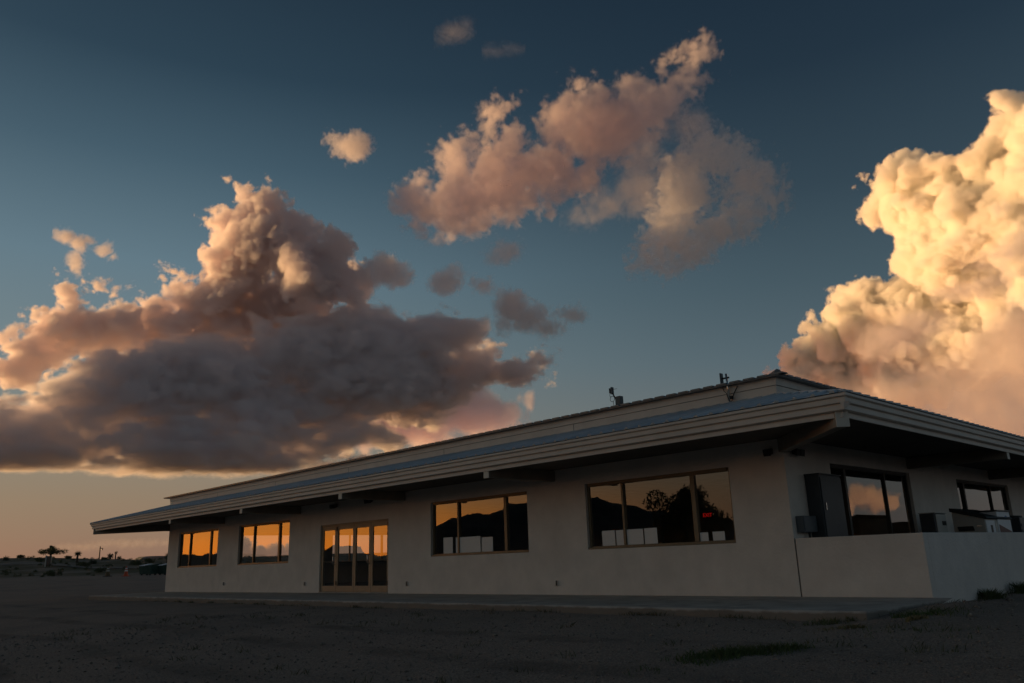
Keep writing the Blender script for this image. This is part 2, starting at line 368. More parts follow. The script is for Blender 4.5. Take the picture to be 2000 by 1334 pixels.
front_open = [(w[0], w[1], WZ0, WZ1) for w in WINS] + [(-16.7, -12.82, -.3, 2.14)]
wall('wall', 'y', 0, WL, 0, -.3, ZC, front_open, .2, 'stucco')
SWIN = [(1.87, 6.0, 2.63, 4.66), (9.17, 13.58, 9.87, 12.08)]
wall('wall', 'x', 0, .2, DEP, -.3, ZC, [(w[0], w[1], WZ0, 2.5) for w in SWIN], .2, 'stucco', -1)
LWIN = [(2.2, 6.4), (8.2, 12.4)]
wall('wall', 'x', WL, .2, DEP, -.3, ZC, [(w[0], w[1], WZ0, 2.45) for w in LWIN], .2, 'stucco', 1)
wall('wall', 'y', DEP+.2, WL, 0, -.3, ZC, [], .2, 'stucco', -1)
wall('partition', 'y', 9.0, -11.8, -.2, .02, ZC-.05, [(-9.5, -8.5, .02, 2.1)], .12, 'interior', 1)
MB().box(WL+.2, -.2, .2, DEP, -.1, .02).build('floor', 'carpet', B)
MB().box(WL+.2, -.2, .2, DEP, ZC-.05, ZC-.002).build('ceiling', 'interior', B)

def fbox(axis, c, inward, u0, u1, d0, d1, z0, z1, mb):
    if axis == 'y': mb.box(u0, u1, min(c+d0*inward, c+d1*inward), max(c+d0*inward, c+d1*inward), z0, z1)
    else: mb.box(min(c+d0*inward, c+d1*inward), max(c+d0*inward, c+d1*inward), u0, u1, z0, z1)
def window(axis, c, inward, u0, u1, m0, m1, z0, z1, thick=1, fm='frame'):
    f = MB(); w = .06
    g0, g1 = .07, .15
    fbox(axis, c, inward, u0+.002, u0+w, g0, g1, z0+.002, z1-.002, f); fbox(axis, c, inward, u1-w, u1-.002, g0, g1, z0+.002, z1-.002, f)
    fbox(axis, c, inward, u0+w, u1-w, g0, g1, z1-.075, z1-.002, f); fbox(axis, c, inward, u0+w, u1-w, g0, g1, z0+.002, z0+.065, f)
    fr = f.build('window', fm, B, bevel=.006)
    for k, q in enumerate((m0, m1)):
        hw = .028 if k != thick else .05
        m_ = MB(); fbox(axis, c, inward, q-hw, q+hw, g0-.012, g1+.005, z0+.066, z1-.076, m_); m_.build('mullion', fm, fr, bevel=.004)
    edges = (u0+w, m0-.028, m0+.028, m1-.03, m1+.03, u1-w)
    for k in range(3):
        m_ = MB(); a_, b_ = edges[2*k]-.01, edges[2*k+1]+.01; dd_ = .10+.012*(k == thick+0)
        P = (lambda u, z: (u, c+dd_*inward, z)) if axis == 'y' else (lambda u, z: (c+dd_*inward, u, z))
        m_.quad(P(a_, z0+.06), P(b_, z0+.06), P(b_, z1-.07), P(a_, z1-.07)).build('pane', 'glass', fr)
    m_ = MB(); fbox(axis, c, inward, u0+.004, u1-.004, .012, g0-.002, z0+.002, z0+.03, m_); m_.build('sill', fm, fr, bevel=.004)
    m_ = MB(); fbox(axis, c, inward, u0+.07, u1-.07, .03, g0-.004, z1-.05, z1-.004, m_); m_.build('head_track', fm, fr)
    return fr
for w in WINS: window('y', 0, 1, *w, WZ0, WZ1)
for w in SWIN: window('x', 0, -1, *w, WZ0, 2.5, fm='darkframe', thick=0)
for w in LWIN: window('x', WL, 1, w[0], w[1], w[0]+1.1, w[0]+3.1, WZ0, 2.45)

# front doors: four leaves
DX = [-16.7, -15.755, -14.725, -13.79, -12.82]
f = MB(); f.box(DX[0]+.002, DX[0]+.05, .03, .13, .0, 2.138); f.box(DX[4]-.05, DX[4]-.002, .03, .13, .0, 2.138); f.box(DX[0]+.05, DX[4]-.05, .03, .13, 2.09, 2.138)
f.build('door_frame', 'door', B, bevel=.004)
MB().box(DX[0]+.01, DX[4]-.01, -.02, .16, .0, .03).build('threshold', 'concrete', B)
for k in range(4):
    a_, b_ = DX[k]+(.052 if k == 0 else .006), DX[k+1]-(.052 if k == 3 else .006)
    st = .085; sr = .11 if k in (0, 2) else .075; y0, y1 = .045, .095
    d = MB(); z0, z1 = .034, 2.086
    d.box(a_, a_+st, y0, y1, z0, z1); d.box(b_-sr, b_, y0, y1, z0, z1)
    d.box(a_+st, b_-sr, y0, y1, z0, .215); d.box(a_+st, b_-sr, y0, y1, 1.95, z1)
    dr = d.build('door', 'door', B, bevel=.005)
    MB().quad((a_+st-.005, .07, .21), (b_-sr+.005, .07, .21), (b_-sr+.005, .07, 1.955), (a_+st-.005, .07, 1.955)).build('pane', 'glass', dr)
    bar = MB().box(a_+st+.01, b_-sr-.01, .1, .13, .945, .972); bar.build('push_bar', 'darkframe', dr)
    if k in (0, 2):
        hx = b_-sr*.5
        MB().tube([(hx, .045, .87), (hx, -.03, .87), (hx-.0, -.045, .885), (hx, -.045, 1.115), (hx, -.03, 1.13), (hx, .045, 1.13)], .013, 8).build('handle', 'steel', dr, smooth=True)
    for z in (.3, 1.98):
        if k in (1, 3): MB().box(a_-.012 if k == 1 else b_-.02, a_+.035 if k == 1 else b_+.025, .02, .043, z-.06, z+.06).build('hinge', 'black', dr)
# outlet covers low on the front wall
for x, z in ((-23.82, .31), (-17.63, .29), (-11.91, .27), (-6.05, .26)):
    o = MB().box(x-.06, x+.06, -.035, -.002, z-.06, z+.06).build('outlet_cover', 'stucco', B, bevel=.008)
    MB().box(x+.035, x+.06, -.052, -.036, z-.055, z+.055).build('cover_flap', 'black', o)
MB().box(.010, .0155, -.002, -.0005, .0, 1.02).build('control_joint', 'darkframe', B)

# eaves: rectangle EX0..EX1 / EY0..EY1
EX0, EX1, EY0, EY1 = -33.1, 2.32, -2.32, DEP+2.5
ZE, ZR = 3.106, 3.70
def loop(o, z): return [(EX0-o, EY0-o, z), (EX1+o, EY0-o, z), (EX1+o, EY1+o, z), (EX0-o, EY1+o, z)]
def extrude_loop(prof, name, m, bevel=0.):
    vs_ = []; fs = []
    for o, z in prof: vs_ += loop(o, z)
    for a_ in range(len(prof)-1):
        for k in range(4): fs.append((a_*4+k, a_*4+(k+1) % 4, (a_+1)*4+(k+1) % 4, (a_+1)*4+k))
    return MB().add(vs_, fs).build(name, m, B)
extrude_loop([(-.16, 3.045), (-.02, 3.055), (0, 3.076), (.012, 3.070), (.012, 3.032), (-.008, 3.020), (-.03, 3.015), (-.03, 2.960), (-.032, 2.938), (-.085, 2.925), (-.085, 2.905), (-.07, 2.900), (-.07, 2.835), (-.10, 2.820), (-.145, 2.820)], 'gutter', 'trim')
extrude_loop([(-.149, 3.040), (-.149, 2.820), (-.149, 2.735), (-.175, 2.735), (-.175, 3.040)], 'fascia_board', 'trim')
for x in np.arange(-29.5, 1, 6.1): MB().box(x-.012, x+.012, EY0-.0145, EY0+.02, 3.028, 3.079).build('gutter_joint', 'trim', B)
# gutter corner cap
MB().add([(EX1-.02, EY0-.03, 2.940), (EX1+.035, EY0+.02, 2.940), (EX1-.05, EY0-.02, 2.830), (EX1-.02, EY0+.01, 2.830), (EX1-.09, EY0-.03, 2.925), (EX1+.035, EY0+.09, 2.925)], [(0, 1, 3, 2), (4, 0, 2), (1, 5, 3)]).build('corner_cap', 'trim', B)
# soffit
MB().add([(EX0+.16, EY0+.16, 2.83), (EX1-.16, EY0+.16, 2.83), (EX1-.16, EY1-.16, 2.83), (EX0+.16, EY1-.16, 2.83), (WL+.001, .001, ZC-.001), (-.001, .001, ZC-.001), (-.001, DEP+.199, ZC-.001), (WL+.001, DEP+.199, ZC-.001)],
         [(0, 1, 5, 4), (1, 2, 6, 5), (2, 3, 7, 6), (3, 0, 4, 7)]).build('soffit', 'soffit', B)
# rafters beneath the eave
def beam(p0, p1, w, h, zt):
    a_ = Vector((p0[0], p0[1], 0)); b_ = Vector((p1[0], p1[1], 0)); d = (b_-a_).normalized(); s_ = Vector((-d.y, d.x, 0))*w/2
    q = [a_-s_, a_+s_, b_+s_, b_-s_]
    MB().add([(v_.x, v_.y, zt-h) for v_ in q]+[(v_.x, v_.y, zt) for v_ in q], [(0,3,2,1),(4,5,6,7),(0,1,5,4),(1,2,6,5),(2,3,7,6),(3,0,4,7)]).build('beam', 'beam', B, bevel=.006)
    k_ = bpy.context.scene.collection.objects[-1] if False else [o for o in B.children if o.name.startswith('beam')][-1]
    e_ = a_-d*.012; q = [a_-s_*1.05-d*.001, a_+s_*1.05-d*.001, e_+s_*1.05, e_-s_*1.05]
    MB().add([(v_.x, v_.y, zt-h-.008) for v_ in q]+[(v_.x, v_.y, zt-.002) for v_ in q], [(0,3,2,1),(4,5,6,7),(0,1,5,4),(1,2,6,5),(2,3,7,6),(3,0,4,7)]).build('lit_end', 'cap', k_)  # thin plate added so the beam end looks lit by the sky
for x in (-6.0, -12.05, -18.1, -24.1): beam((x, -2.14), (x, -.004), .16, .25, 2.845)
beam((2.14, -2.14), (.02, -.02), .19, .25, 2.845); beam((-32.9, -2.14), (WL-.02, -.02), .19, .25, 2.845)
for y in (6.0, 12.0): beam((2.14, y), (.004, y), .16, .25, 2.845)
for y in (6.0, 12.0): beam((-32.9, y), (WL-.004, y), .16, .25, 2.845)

# lower roof: sloping sheet + ribs
XA, XB, YA, YB = WL, 0.0, 0.0, DEP+.2
mb = MB(); e = [(EX0-.02, EY0-.02, 3.085), (EX1+.02, EY0-.02, 3.085), (EX1+.02, EY1+.02, 3.085), (EX0-.02, EY1+.02, 3.085), (XA, YA, ZR), (XB, YA, ZR), (XB, YB, ZR), (XA, YB, ZR)]
mb.add(e, [(0, 1, 5, 4), (1, 2, 6, 5), (2, 3, 7, 6), (3, 0, 4, 7)])
roof = mb.build('lower_roof', 'roofmetal', B)
def rib(mb, p, q, h=.036, w=.05, tf=.5):
    p = Vector(p); q = Vector(q); d = (q-p).normalized(); s_ = d.cross(Vector((0, 0, 1))).normalized(); n_ = s_.cross(d)
    A = [p-s_*w, p-s_*w*tf+n_*h, p+s_*w*tf+n_*h, p+s_*w]; Bq = [v_+(q-p) for v_ in A]
    mb.add(A+Bq, [(0, 1, 5, 4), (1, 2, 6, 5), (2, 3, 7, 6), (0, 3, 2, 1), (4, 5, 6, 7)])
mb = MB(); sl = (ZR-3.085)/(2.34)
x = EX0+.15
while x < EX1:
    ye = 0.0 if XA <= x <= XB else (-x*1.0 if x > 0 else -(XA-x)*2.34/3.42)
    ye = min(ye, -.01)
    if ye-EY0 > .15: rib(mb, (x, EY0-.018, 3.086), (x, ye-.02, 3.086+(ye-.02-EY0+.018)*sl))
    x += .305
y = EY0+.2
while y < EY1-1:
    xe = .01 if y > 0 else -y+.02
    if EX1-xe > .15: rib(mb, (EX1+.018, y, 3.086), (xe, y, 3.086+(EX1+.018-xe)*sl))
    y += .305
mb.build('roof_rib', 'roofmetal', B); bpy.context.scene.objects['roof_rib']['kind'] = 'stuff'
MB().tube([(EX1, EY0, 3.095), (.02, -.02, ZR+.015)], .03, 6).build('hip_cap', 'roofmetal', B)
MB().tube([(EX0, EY0, 3.095), (XA-.02, -.02, ZR+.015)], .03, 6).build('hip_cap', 'roofmetal', B)

# raised band: two boards on each face
def band(z0, z1, o, name):
    vs_ = []
    for z in (z0, z1): vs_ += [(XA-o, YA-o, z), (XB+o, YA-o, z), (XB+o, YB+o, z), (XA-o, YB+o, z)]
    return MB().add(vs_, [(k, (k+1) % 4, 4+(k+1) % 4, 4+k) for k in range(4)]).build(name, 'trim', B)
band(3.6, 3.875, .045, 'wall_band'); band(3.88, 4.06, .065, 'fascia_board')
MB().add([(XA-.065, -.065, 3.88), (XB+.065, -.065, 3.88), (XB+.04, -.04, 3.88), (XA-.04, -.04, 3.88)], [(0, 1, 2, 3)]).build('drip_edge', 'black', B)
for x in np.arange(WL+4.9, -1, 4.9): MB().box(x-.006, x+.006, -.0475, -.0455, 3.70, 3.87).build('board_joint', 'darkframe', B)
UX0, UX1, UY0, UY1 = XA-.42, XB+.2, YA-.2, YB+.2
h = (UY1-UY0)/2*.045
mb = MB(); mb.add([(UX0, UY0, 4.045), (UX1, UY0, 4.045), (UX1, UY1, 4.045), (UX0, UY1, 4.045), (UX0+9, (UY0+UY1)/2, 4.045+h), (UX1-9, (UY0+UY1)/2, 4.045+h),
        (UX0, UY0, 4.03), (UX1, UY0, 4.03), (UX1, UY1, 4.03), (UX0, UY1, 4.03)], [(0, 1, 5, 4), (1, 2, 5), (2, 3, 4, 5), (3, 0, 4), (0, 1, 7, 6), (1, 2, 8, 7), (2, 3, 9, 8), (3, 0, 6, 9), (6, 7, 8, 9)])
mb.build('upper_roof', 'rib', B)
mb = MB(); x = UX0+.1
while x < UX1: 
    L_ = 3.5; xx = x
    rib(mb, (xx, UY0-.02, 4.047), (xx, UY0+min(L_, max(.2, (UX1-xx))), 4.047+min(L_, max(.2, UX1-xx))*.045), .034, .125, .82); x += .305
y = UY0+.15
while y < UY1: rib(mb, (UX1+.02, y, 4.047), (UX1-min(3.5, max(.2, y-UY0)), y, 4.047+min(3.5, max(.2, y-UY0))*.045), .034, .125, .82); y += .305
o = mb.build('roof_rib', 'rib', B); o['kind'] = 'stuff'
MB().tube([(UX1-.02, UY0+.02, 4.085), (UX1-3, UY0+3, 4.085+.13)], .07, 6).build('hip_cap', 'rib', B)

# ------------------------------------------------------------------ low wall round the equipment yard
lw = thing('low_wall', 'low stucco wall enclosing the equipment yard at the right end of the building', 'wall', (0, 0, 0))
MB().box(.022, 2.26, .0, .18, -.4, 1.0175).build('front_panel', 'stucco', lw, bevel=.012)
MB().box(2.08, 2.2598, .181, 20, -.5, 1.017).build('side_panel', 'stucco', lw, bevel=.012)

# ------------------------------------------------------------------ equipment
t = thing('electrical_cabinet', 'tall dark grey electrical cabinet on the side wall beside the window', 'cabinet', (0, 1.2, 0))
MB().box(.004, .285, -.5, .42, .9, 2.19).build('cabinet_body', 'cabinet', t, bevel=.008)
MB().box(.2855, .305, -.47, .40, .94, 2.15).build('door', 'cabinet', t, bevel=.006)
MB().box(.306, .325, -.40, -.375, 1.52, 1.66).build('handle', 'steel', t, bevel=.004)
MB().box(.003, .31, -.52, .44, 2.191, 2.215).build('rain_hood', 'cabinet', t, bevel=.004)
MB().tube([(.12, -.1, -.0), (.12, -.1, .9)], .035).build('conduit', 'steel', t, smooth=True)
t = thing('junction_box', 'small grey junction box on the side wall left of the tall cabinet', 'junction box', (0, .42, 1.27))
MB().box(.004, .15, -.27, .26, -.15, .15).build('box_body', 'junction', t, bevel=.008)
MB().box(.151, .16, -.25, .24, -.13, .13).build('cover', 'junction', t, bevel=.004)
MB().tube([(.08, .05, -.15), (.08, .05, -1.27)], .025).build('conduit', 'steel', t, smooth=True)

t = thing('controller_box', 'small pale outdoor unit with a dark side between the cabinet and the generator', 'outdoor unit', (1.0, 4.26, 0))
MB().box(-.30, 0, 0, .66, .25, 1.47).build('casing', 'cabinet', t, bevel=.012)
MB().box(.001, .02, .06, .63, .28, 1.45).build('front_cover', 'beige', t, bevel=.006)
MB().box(.021, .028, .36, .58, 1.22, 1.31).build('display', 'black', t)
MB().box(-.31, .03, -.01, .67, 1.471, 1.49).build('lid', 'beige', t, bevel=.004)
MB().box(-.2, -.05, .1, .6, -.0, .25).build('pedestal', 'junction', t)

t = thing('standby_generator', 'beige and white standby generator with a dark sloping lid behind the low wall', 'generator', (.96, 5.45, 0))
mb = MB(); pts = [(0, .12), (.64, .12), (.64, 1.335), (0, 1.52)]
mb.add([(x, 0, z) for x, z in pts]+[(x, 1.75, z) for x, z in pts], [(0, 1, 2, 3), (7, 6, 5, 4), (0, 4, 5, 1), (1, 5, 6, 2), (2, 6, 7, 3), (3, 7, 4, 0)])
mb.build('casing', 'beige', t, bevel=.01)
mb = MB(); pts = [(-.03, 1.52), (.68, 1.325), (.70, 1.355), (.66, 1.395), (-.03, 1.60)]
mb.add([(x, -.03, z) for x, z in pts]+[(x, 1.79, z) for x, z in pts], [(0, 1, 2, 3, 4), (9, 8, 7, 6, 5)]+[(k, (k+1) % 5, 5+(k+1) % 5, 5+k) for k in range(5)])
mb.build('lid', 'lid', t, bevel=.008)
for z in (1.14, .98):
    v_ = MB(); v_.add([(.10, -.004, z-.05), (.42, -.004, z-.05), (.40, -.004, z+.05), (.08, -.004, z+.05), (.10, -.02, z-.05), (.42, -.02, z-.05), (.40, -.02, z+.05), (.08, -.02, z+.05)], [(4, 5, 6, 7), (0, 1, 5, 4), (1, 2, 6, 5), (2, 3, 7, 6), (3, 0, 4, 7)])
    v_.build('vent', 'black', t)
MB().box(.47, .57, -.008, -.001, 1.17, 1.21).build('badge', 'steel', t)
MB().box(.641, .655, .03, .62, .15, 1.30).build('side_panel', 'white', t, bevel=.006)
MB().box(.25, .668, .80, 1.73, .15, 1.50).build('rear_housing', 'white', t, bevel=.008)
MB().box(.22, .69, .78, 1.76, 1.501, 1.535).build('lid', 'lid', t, bevel=.006)
MB().box(.641, .655, .64, .79, .15, 1.28).build('side_panel', 'beige', t, bevel=.004)
MB().add([(.671, .84, 1.22), (.671, 1.70, 1.06), (.671, 1.70, .7), (.671, .84, .7)], [(0, 1, 2, 3)]).build('stripe', 'maroon', t)
MB().box(.656, .662, .3, .42, .8, 1.2).build('grille', 'black', t)
mb = MB(); mb.add([(.671, 1.42+.1*math.cos(k/14*2*math.pi), 1.38+.035*math.sin(k/14*2*math.pi)) for k in range(14)], [tuple(range(14))]); mb.build('badge', 'blue', t)
t = thing('condenser_unit', 'dark condenser unit farthest along the yard behind the generator', 'outdoor unit', (.9, 8.4, 0))
MB().box(0, .6, 0, .8, .08, 1.40).build('casing', 'cabinet', t, bevel=.02)
MB().lathe((.3, .4, 1.40), [(.26, 0), (.26, .05), (.05, .07)], 20).build('fan_guard', 'black', t, smooth=False)
for k in range(8): MB().box(.602, .612, .06, .74, .2+k*.14, .28+k*.14).build('louvre', 'junction', t)

# wall lights
def flood(loc, axis, label, two=True):
    t = thing('flood_light', label, 'wall light', loc, 0 if axis == 'y' else math.pi/2, 'flood lights under the eaves')
    MB().box(-.05, .05, -.03, -.003, -.05, .05).build('back_plate', 'black', t)
    for s_ in ((-1, 1) if two else (0,)):
        o = MB().add([(.09*s_-.06, -.05, .05), (.09*s_+.06, -.05, .05), (.09*s_+.075, -.17, .03), (.09*s_-.075, -.17, .03), (.09*s_-.06, -.05, -.05), (.09*s_+.06, -.05, -.05), (.09*s_+.075, -.15, -.10), (.09*s_-.075, -.15, -.10)],
                 [(0, 1, 2, 3), (4, 7, 6, 5), (0, 4, 5, 1), (1, 5, 6, 2), (2, 6, 7, 3), (3, 7, 4, 0)]).build('lamp_head', 'black', t, bevel=.006)
        MB().tube([(.09*s_, -.05, 0), (.0, -.025, 0)], .012, 6).build('bracket', 'black', o)
flood((-.255, 0, 2.64), 'y', 'single black flood light on the front wall near the corner', False)
flood((0, .38, 2.63), 'x', 'twin head black flood light on the side wall just round the corner')
flood((-15.75, 0, 2.72), 'y', 'black flood light under the eave above the left front door', True)
flood((-13.74, 0, 2.74), 'y', 'black flood light under the eave above the right front door', True)

# antennas
t = thing('antenna_mast', 'thin pale antenna mast with a flat panel on the raised roof band near the corner', 'antenna', (-.95, -.12, 3.72))
MB().tube([(0, 0, 0), (.0, -.0, .30), (-.01, 0, .56)], .022, 8).build('mast', 'steel', t, smooth=True)
MB().box(-.135, -.105, -.05, .05, .36, .59).build('panel', 'junction', t, bevel=.01)
MB().box(-.10, .05, -.015, .015, .46, .49).build('bracket', 'black', t)
MB().box(-.03, .07, .0, .05, .04, .10).build('wall_mount', 'black', t, bevel=.005)
MB().tube([(.06, .02, .06), (.14, .02, .18), (.20, .03, .27)], .010, 6).build('brace', 'black', t)
MB().tube([(-.12, 0, .33), (-.09, -.01, .22), (-.03, -.02, .16), (.0, -.03, .05), (.04, -.04, -.03), (.09, -.03, .0), (.07, -.02, .07)], .007, 5).build('cable', 'black', t, smooth=True)
t = thing('roof_post_antenna', 'square roof post with an angled arm holding a small radio panel left of the mast', 'antenna', (-4.05, .3, 4.03))
MB().box(-.075, .075, -.06, .06, 0, .36).build('post', 'junction', t, bevel=.008)
MB().tube([(-.02, -.02, .22), (-.10, -.02, .33), (-.165, -.02, .46)], .017, 8).build('arm', 'black', t, smooth=True)
MB().box(-.205, -.16, -.05, .03, .44, .61).build('radio', 'junction', t, bevel=.01)
MB().box(-.25, -.228, -.05, .02, .47, .59).build('panel', 'junction', t, bevel=.006)
MB().box(-.15, -.03, -.02, -.012, .545, .552).build('fin', 'black', t)
MB().tube([(-.16+.065*math.cos(k/16*2*math.pi), -.05, .32+.065*math.sin(k/16*2*math.pi)) for k in range(17)], .006, 5, False).build('cable_loop', 'black', t)
MB().tube([(-.14, -.05, .27), (-.12, -.05, .1), (-.115, -.05, .02)], .006, 5).build('cable', 'black', t)
MB().tube([(-.23, -.03, .47), (-.24, -.04, .42), (-.2, -.05, .36)], .006, 5).build('cable', 'black', t)

# white paper sheets on the outside of the front windows
def sheet(x0, x1, z0, z1, label):
    t = thing('white_sheet', label, 'paper sheet', ((x0+x1)/2, .094, z0), 0, 'white sheets on the front windows'); w = (x1-x0)/2; hh = z1-z0
    MB().add([(-w, 0, 0), (w, 0, 0), (w, 0, hh), (-w, 0, hh), (-w, -.003, 0), (w, -.003, 0), (w, -.004, hh), (-w, -.004, hh)], [(0, 1, 2, 3), (7, 6, 5, 4), (0, 4, 5, 1), (1, 5, 6, 2), (2, 6, 7, 3), (3, 7, 4, 0)]).build('paper', 'card', t)
    MB().box(-w, w, -.006, -.0045, hh-.018, hh).build('tape', 'white', t)
sheet(-10.33, -9.93, 1.047, 1.47, 'left white sheet in the window nearest the doors')
sheet(-9.80, -8.79, 1.047, 1.45, 'wide white sheet in the middle pane of the window nearest the doors')
sheet(-8.745, -8.31, 1.047, 1.41, 'narrow white sheet right of the wide one in the window nearest the doors')
sheet(-4.64, -4.27, 1.047, 1.375, 'white sheet in the left pane of the corner window')
sheet(-4.235, -4.03, 1.047, 1.37, 'slim white sheet beside the left mullion of the corner window')
sheet(-3.93, -3.49, 1.047, 1.37, 'widest white sheet in the middle pane of the corner window')
sheet(-3.455, -3.12, 1.047, 1.372, 'white sheet right of the widest one in the corner window')
sheet(-2.06, -1.87, 1.047, 1.217, 'short white sheet beside the right mullion of the corner window')
sheet(-1.765, -1.49, 1.047, 1.22, 'short white sheet at the right end of the corner window')
# red exit sign far inside
t = thing('exit_sign', 'small lit red exit sign inside, seen through the corner window', 'exit sign', (-7.55, 8.9, 2.02))
em = bpy.data.materials.new('red_letters'); em.use_nodes = True; p = em.node_tree.nodes['Principled BSDF']; p.inputs['Base Color'].default_value = (.5, .01, .01, 1); p.inputs['Emission Color'].default_value = (1, .02, .015, 1); p.inputs['Emission Strength'].default_value = .2
MB().box(-.17, .17, 0, .05, -.1, .1).build('housing', 'black', t, bevel=.01)
tc = bpy.data.curves.new('letters', 'FONT'); tc.body = 'EXIT'; tc.size = .17; tc.align_x = 'CENTER'; tc.align_y = 'CENTER'; tc.extrude = .004
tob = bpy.data.objects.new('letters_curve', tc); COL.objects.link(tob)
bpy.context.view_layer.update()
tm_ = bpy.data.meshes.new_from_object(tob.evaluated_get(bpy.context.evaluated_depsgraph_get())); bpy.data.objects.remove(tob); bpy.data.curves.remove(tc)
to = bpy.data.objects.new('letters', tm_); COL.objects.link(to); to.parent = t; to.location = (0, -.006, 0); to.rotation_euler = (math.pi/2, 0, 0); tm_.materials.clear(); tm_.materials.append(em)

# ------------------------------------------------------------------ far left: cones, dumpsters, board, pole
def cone(azd, dist, m, label):
    x, y, z = place(azd, dist)
    t = thing('traffic_cone', label, 'traffic cone', (x, y, z), .4, 'traffic cones at the edge of the lot')
    MB().box(-.27, .27, -.27, .27, .0, .05).build('base', 'black' if m == 'coned' else m, t, bevel=.01)
    MB().lathe((0, 0, .05), [(.20, 0), (.055, .80), (.04, .82)], 18).build('cone_body', m, t, smooth=True)
    for z0, z1 in ((.38, .50), (.58, .68)):
        r_ = lambda q: .20-.145*q/.80+.006
        MB().lathe((0, 0, .05), [(r_(z0), z0), (r_(z1), z1)], 18).build('band', 'conew' if m != 'coned' else 'sign', t, smooth=True)
cone(72.52, 82, 'coned', 'dirty brown traffic cone farther from the dumpsters'); cone(71.49, 82, 'cone', 'bright orange traffic cone nearer the dumpsters')
def dumpster(azd, dist, label):
    x, y, z = place(azd, dist)
    t = thing('dumpster', label, 'dumpster', (x, y, z), .55, 'green dumpsters beside the building')
    w, d, h_ = .60, .5, .85
    MB().add([(-w, -d, .12), (w, -d, .12), (w, d, .12), (-w, d, .12), (-w-.08, -d-.08, h_), (w+.08, -d-.08, h_), (w+.08, d+.08, h_+.15), (-w-.08, d+.08, h_+.15)],
             [(0, 3, 2, 1), (0, 1, 5, 4), (1, 2, 6, 5), (2, 3, 7, 6), (3, 0, 4, 7)]).build('bin_body', 'dump', t, bevel=.02)
    for s_ in (-1, 1):
        MB().add([(s_*.33-.31, -d-.12, h_+.02), (s_*.33+.31, -d-.12, h_+.02), (s_*.33+.31, d+.1, h_+.18), (s_*.33-.31, d+.1, h_+.18), (s_*.33-.31, -d-.12, h_+.06), (s_*.33+.31, -d-.12, h_+.06), (s_*.33+.31, d+.1, h_+.22), (s_*.33-.31, d+.1, h_+.22)],
                 [(0, 3, 2, 1), (4, 5, 6, 7), (0, 1, 5, 4), (1, 2, 6, 5), (2, 3, 7, 6), (3, 0, 4, 7)]).build('lid', 'white' if s_ < 0 else 'dump', t, bevel=.01)
        MB().box(s_*(w+.05)-.06, s_*(w+.05)+.06, -.3, .3, .45, .55).build('fork_pocket', 'dump', t)
    for sx in (-1, 1):
        for sy in (-1, 1): MB().lathe((sx*.45, sy*.36, 0), [(.09, 0), (.09, .12)], 10).build('caster', 'black', t)
dumpster(70.2, 86, 'dark green dumpster nearer the traffic cones'); dumpster(69.15, 86, 'dark green dumpster against the left end of the building')
x, y, z = place(75.82, 112)
t = thing('notice_board', 'leaning pale edged board standing below the spreading tree', 'board', (x, y, z), 2.4)
MB().box(-.52, .52, -.04, .04, .12, 1.2).build('panel', 'darkframe', t, bevel=.01)
for s_ in (-1, 1): MB().box(s_*.57-.05, s_*.57+.05, -.05, .05, -.2, 1.27).build('post', 'sign', t)
x, y, z = place(73.08, 190)
t = thing('utility_pole', 'thin wooden utility pole with a short crossarm on the skyline', 'utility pole', (x, y, z-.3), .5)
MB().tube([(0, 0, 0), (0, 0, 3.1)], [.13, .09], 8).build('pole', 'wood', t, smooth=True)
MB().box(-.12, .75, -.05, .05, 2.62, 2.74).build('crossarm', 'wood', t)
MB().tube([(.55, 0, 2.3), (.55, 0, 2.6)], .11, 8).build('transformer', 'junction', t)

# ------------------------------------------------------------------ vegetation
def leaf_cloud(name, centers, radii, n, size, m, parent, flat=1.0, upright=0.):
    c = np.asarray(centers, float); r_ = np.asarray(radii, float); k = rng.integers(0, len(c), n)
    d = rng.normal(size=(n, 3)); d /= np.linalg.norm(d, axis=1, keepdims=True); rad = rng.random(n)**.45
    p = c[k] + d*(r_[k]*rad)[:, None]*np.array([1, 1, flat])
    a_ = rng.normal(size=(n, 3)); a_[:, 2] += upright*2; a_ /= np.linalg.norm(a_, axis=1, keepdims=True)
    b_ = np.cross(a_, rng.normal(size=(n, 3))); b_ /= np.linalg.norm(b_, axis=1, keepdims=True)
    s_ = size*(.6+.8*rng.random(n))[:, None]
    v_ = np.stack([p-a_*s_, p-b_*s_*.35, p+a_*s_, p+b_*s_*.35], 1).reshape(-1, 3)
    f_ = np.arange(4*n).reshape(n, 4)
    return raw(name, v_, f_, m, parent)
# spreading mesquite on the crest
x, y, z = place(75.75, 134); z -= .35
t = thing('mesquite_tree', 'flat topped spreading tree on the crest at far left', 'tree', (x, y, z), -.2)
tb = MB(); tips = []
tb.tube([(0, 0, -.2), (.1, 0, .5), (.0, .1, .95)], [.16, .13, .11], 7)
for k in range(9):
    a_ = k*2.4; L_ = .8+1.3*random.random(); e_ = (math.cos(a_)*L_*1.15, math.sin(a_)*L_*.9, 1.15+.4*random.random())
    tb.tube([(0, .1, .9), (e_[0]*.45, e_[1]*.45, 1.15), e_], [.08, .05, .02], 5); tips.append(e_)
tb.build('trunk', 'bark', t, smooth=True)
cs_ = [(q[0]*1.05, q[1]*1.05, q[2]+.12) for q in tips]+[(-1.75, 0, 1.6), (1.95, .1, 1.55), (.2, .2, 2.05), (-.5, 0, 1.9), (.9, 0, 1.75), (-1.1, .3, 1.75), (-.15, 0, 2.3), (2.1, 0, 1.95)]
leaf_cloud('crown', [(q[0]*1.12, q[1], q[2]*.88) for q in cs_], [.58]*len(tips)+[.46, .5, .40, .5, .5, .5, .2, .25], 3400, .09, 'leaf', t, .6)
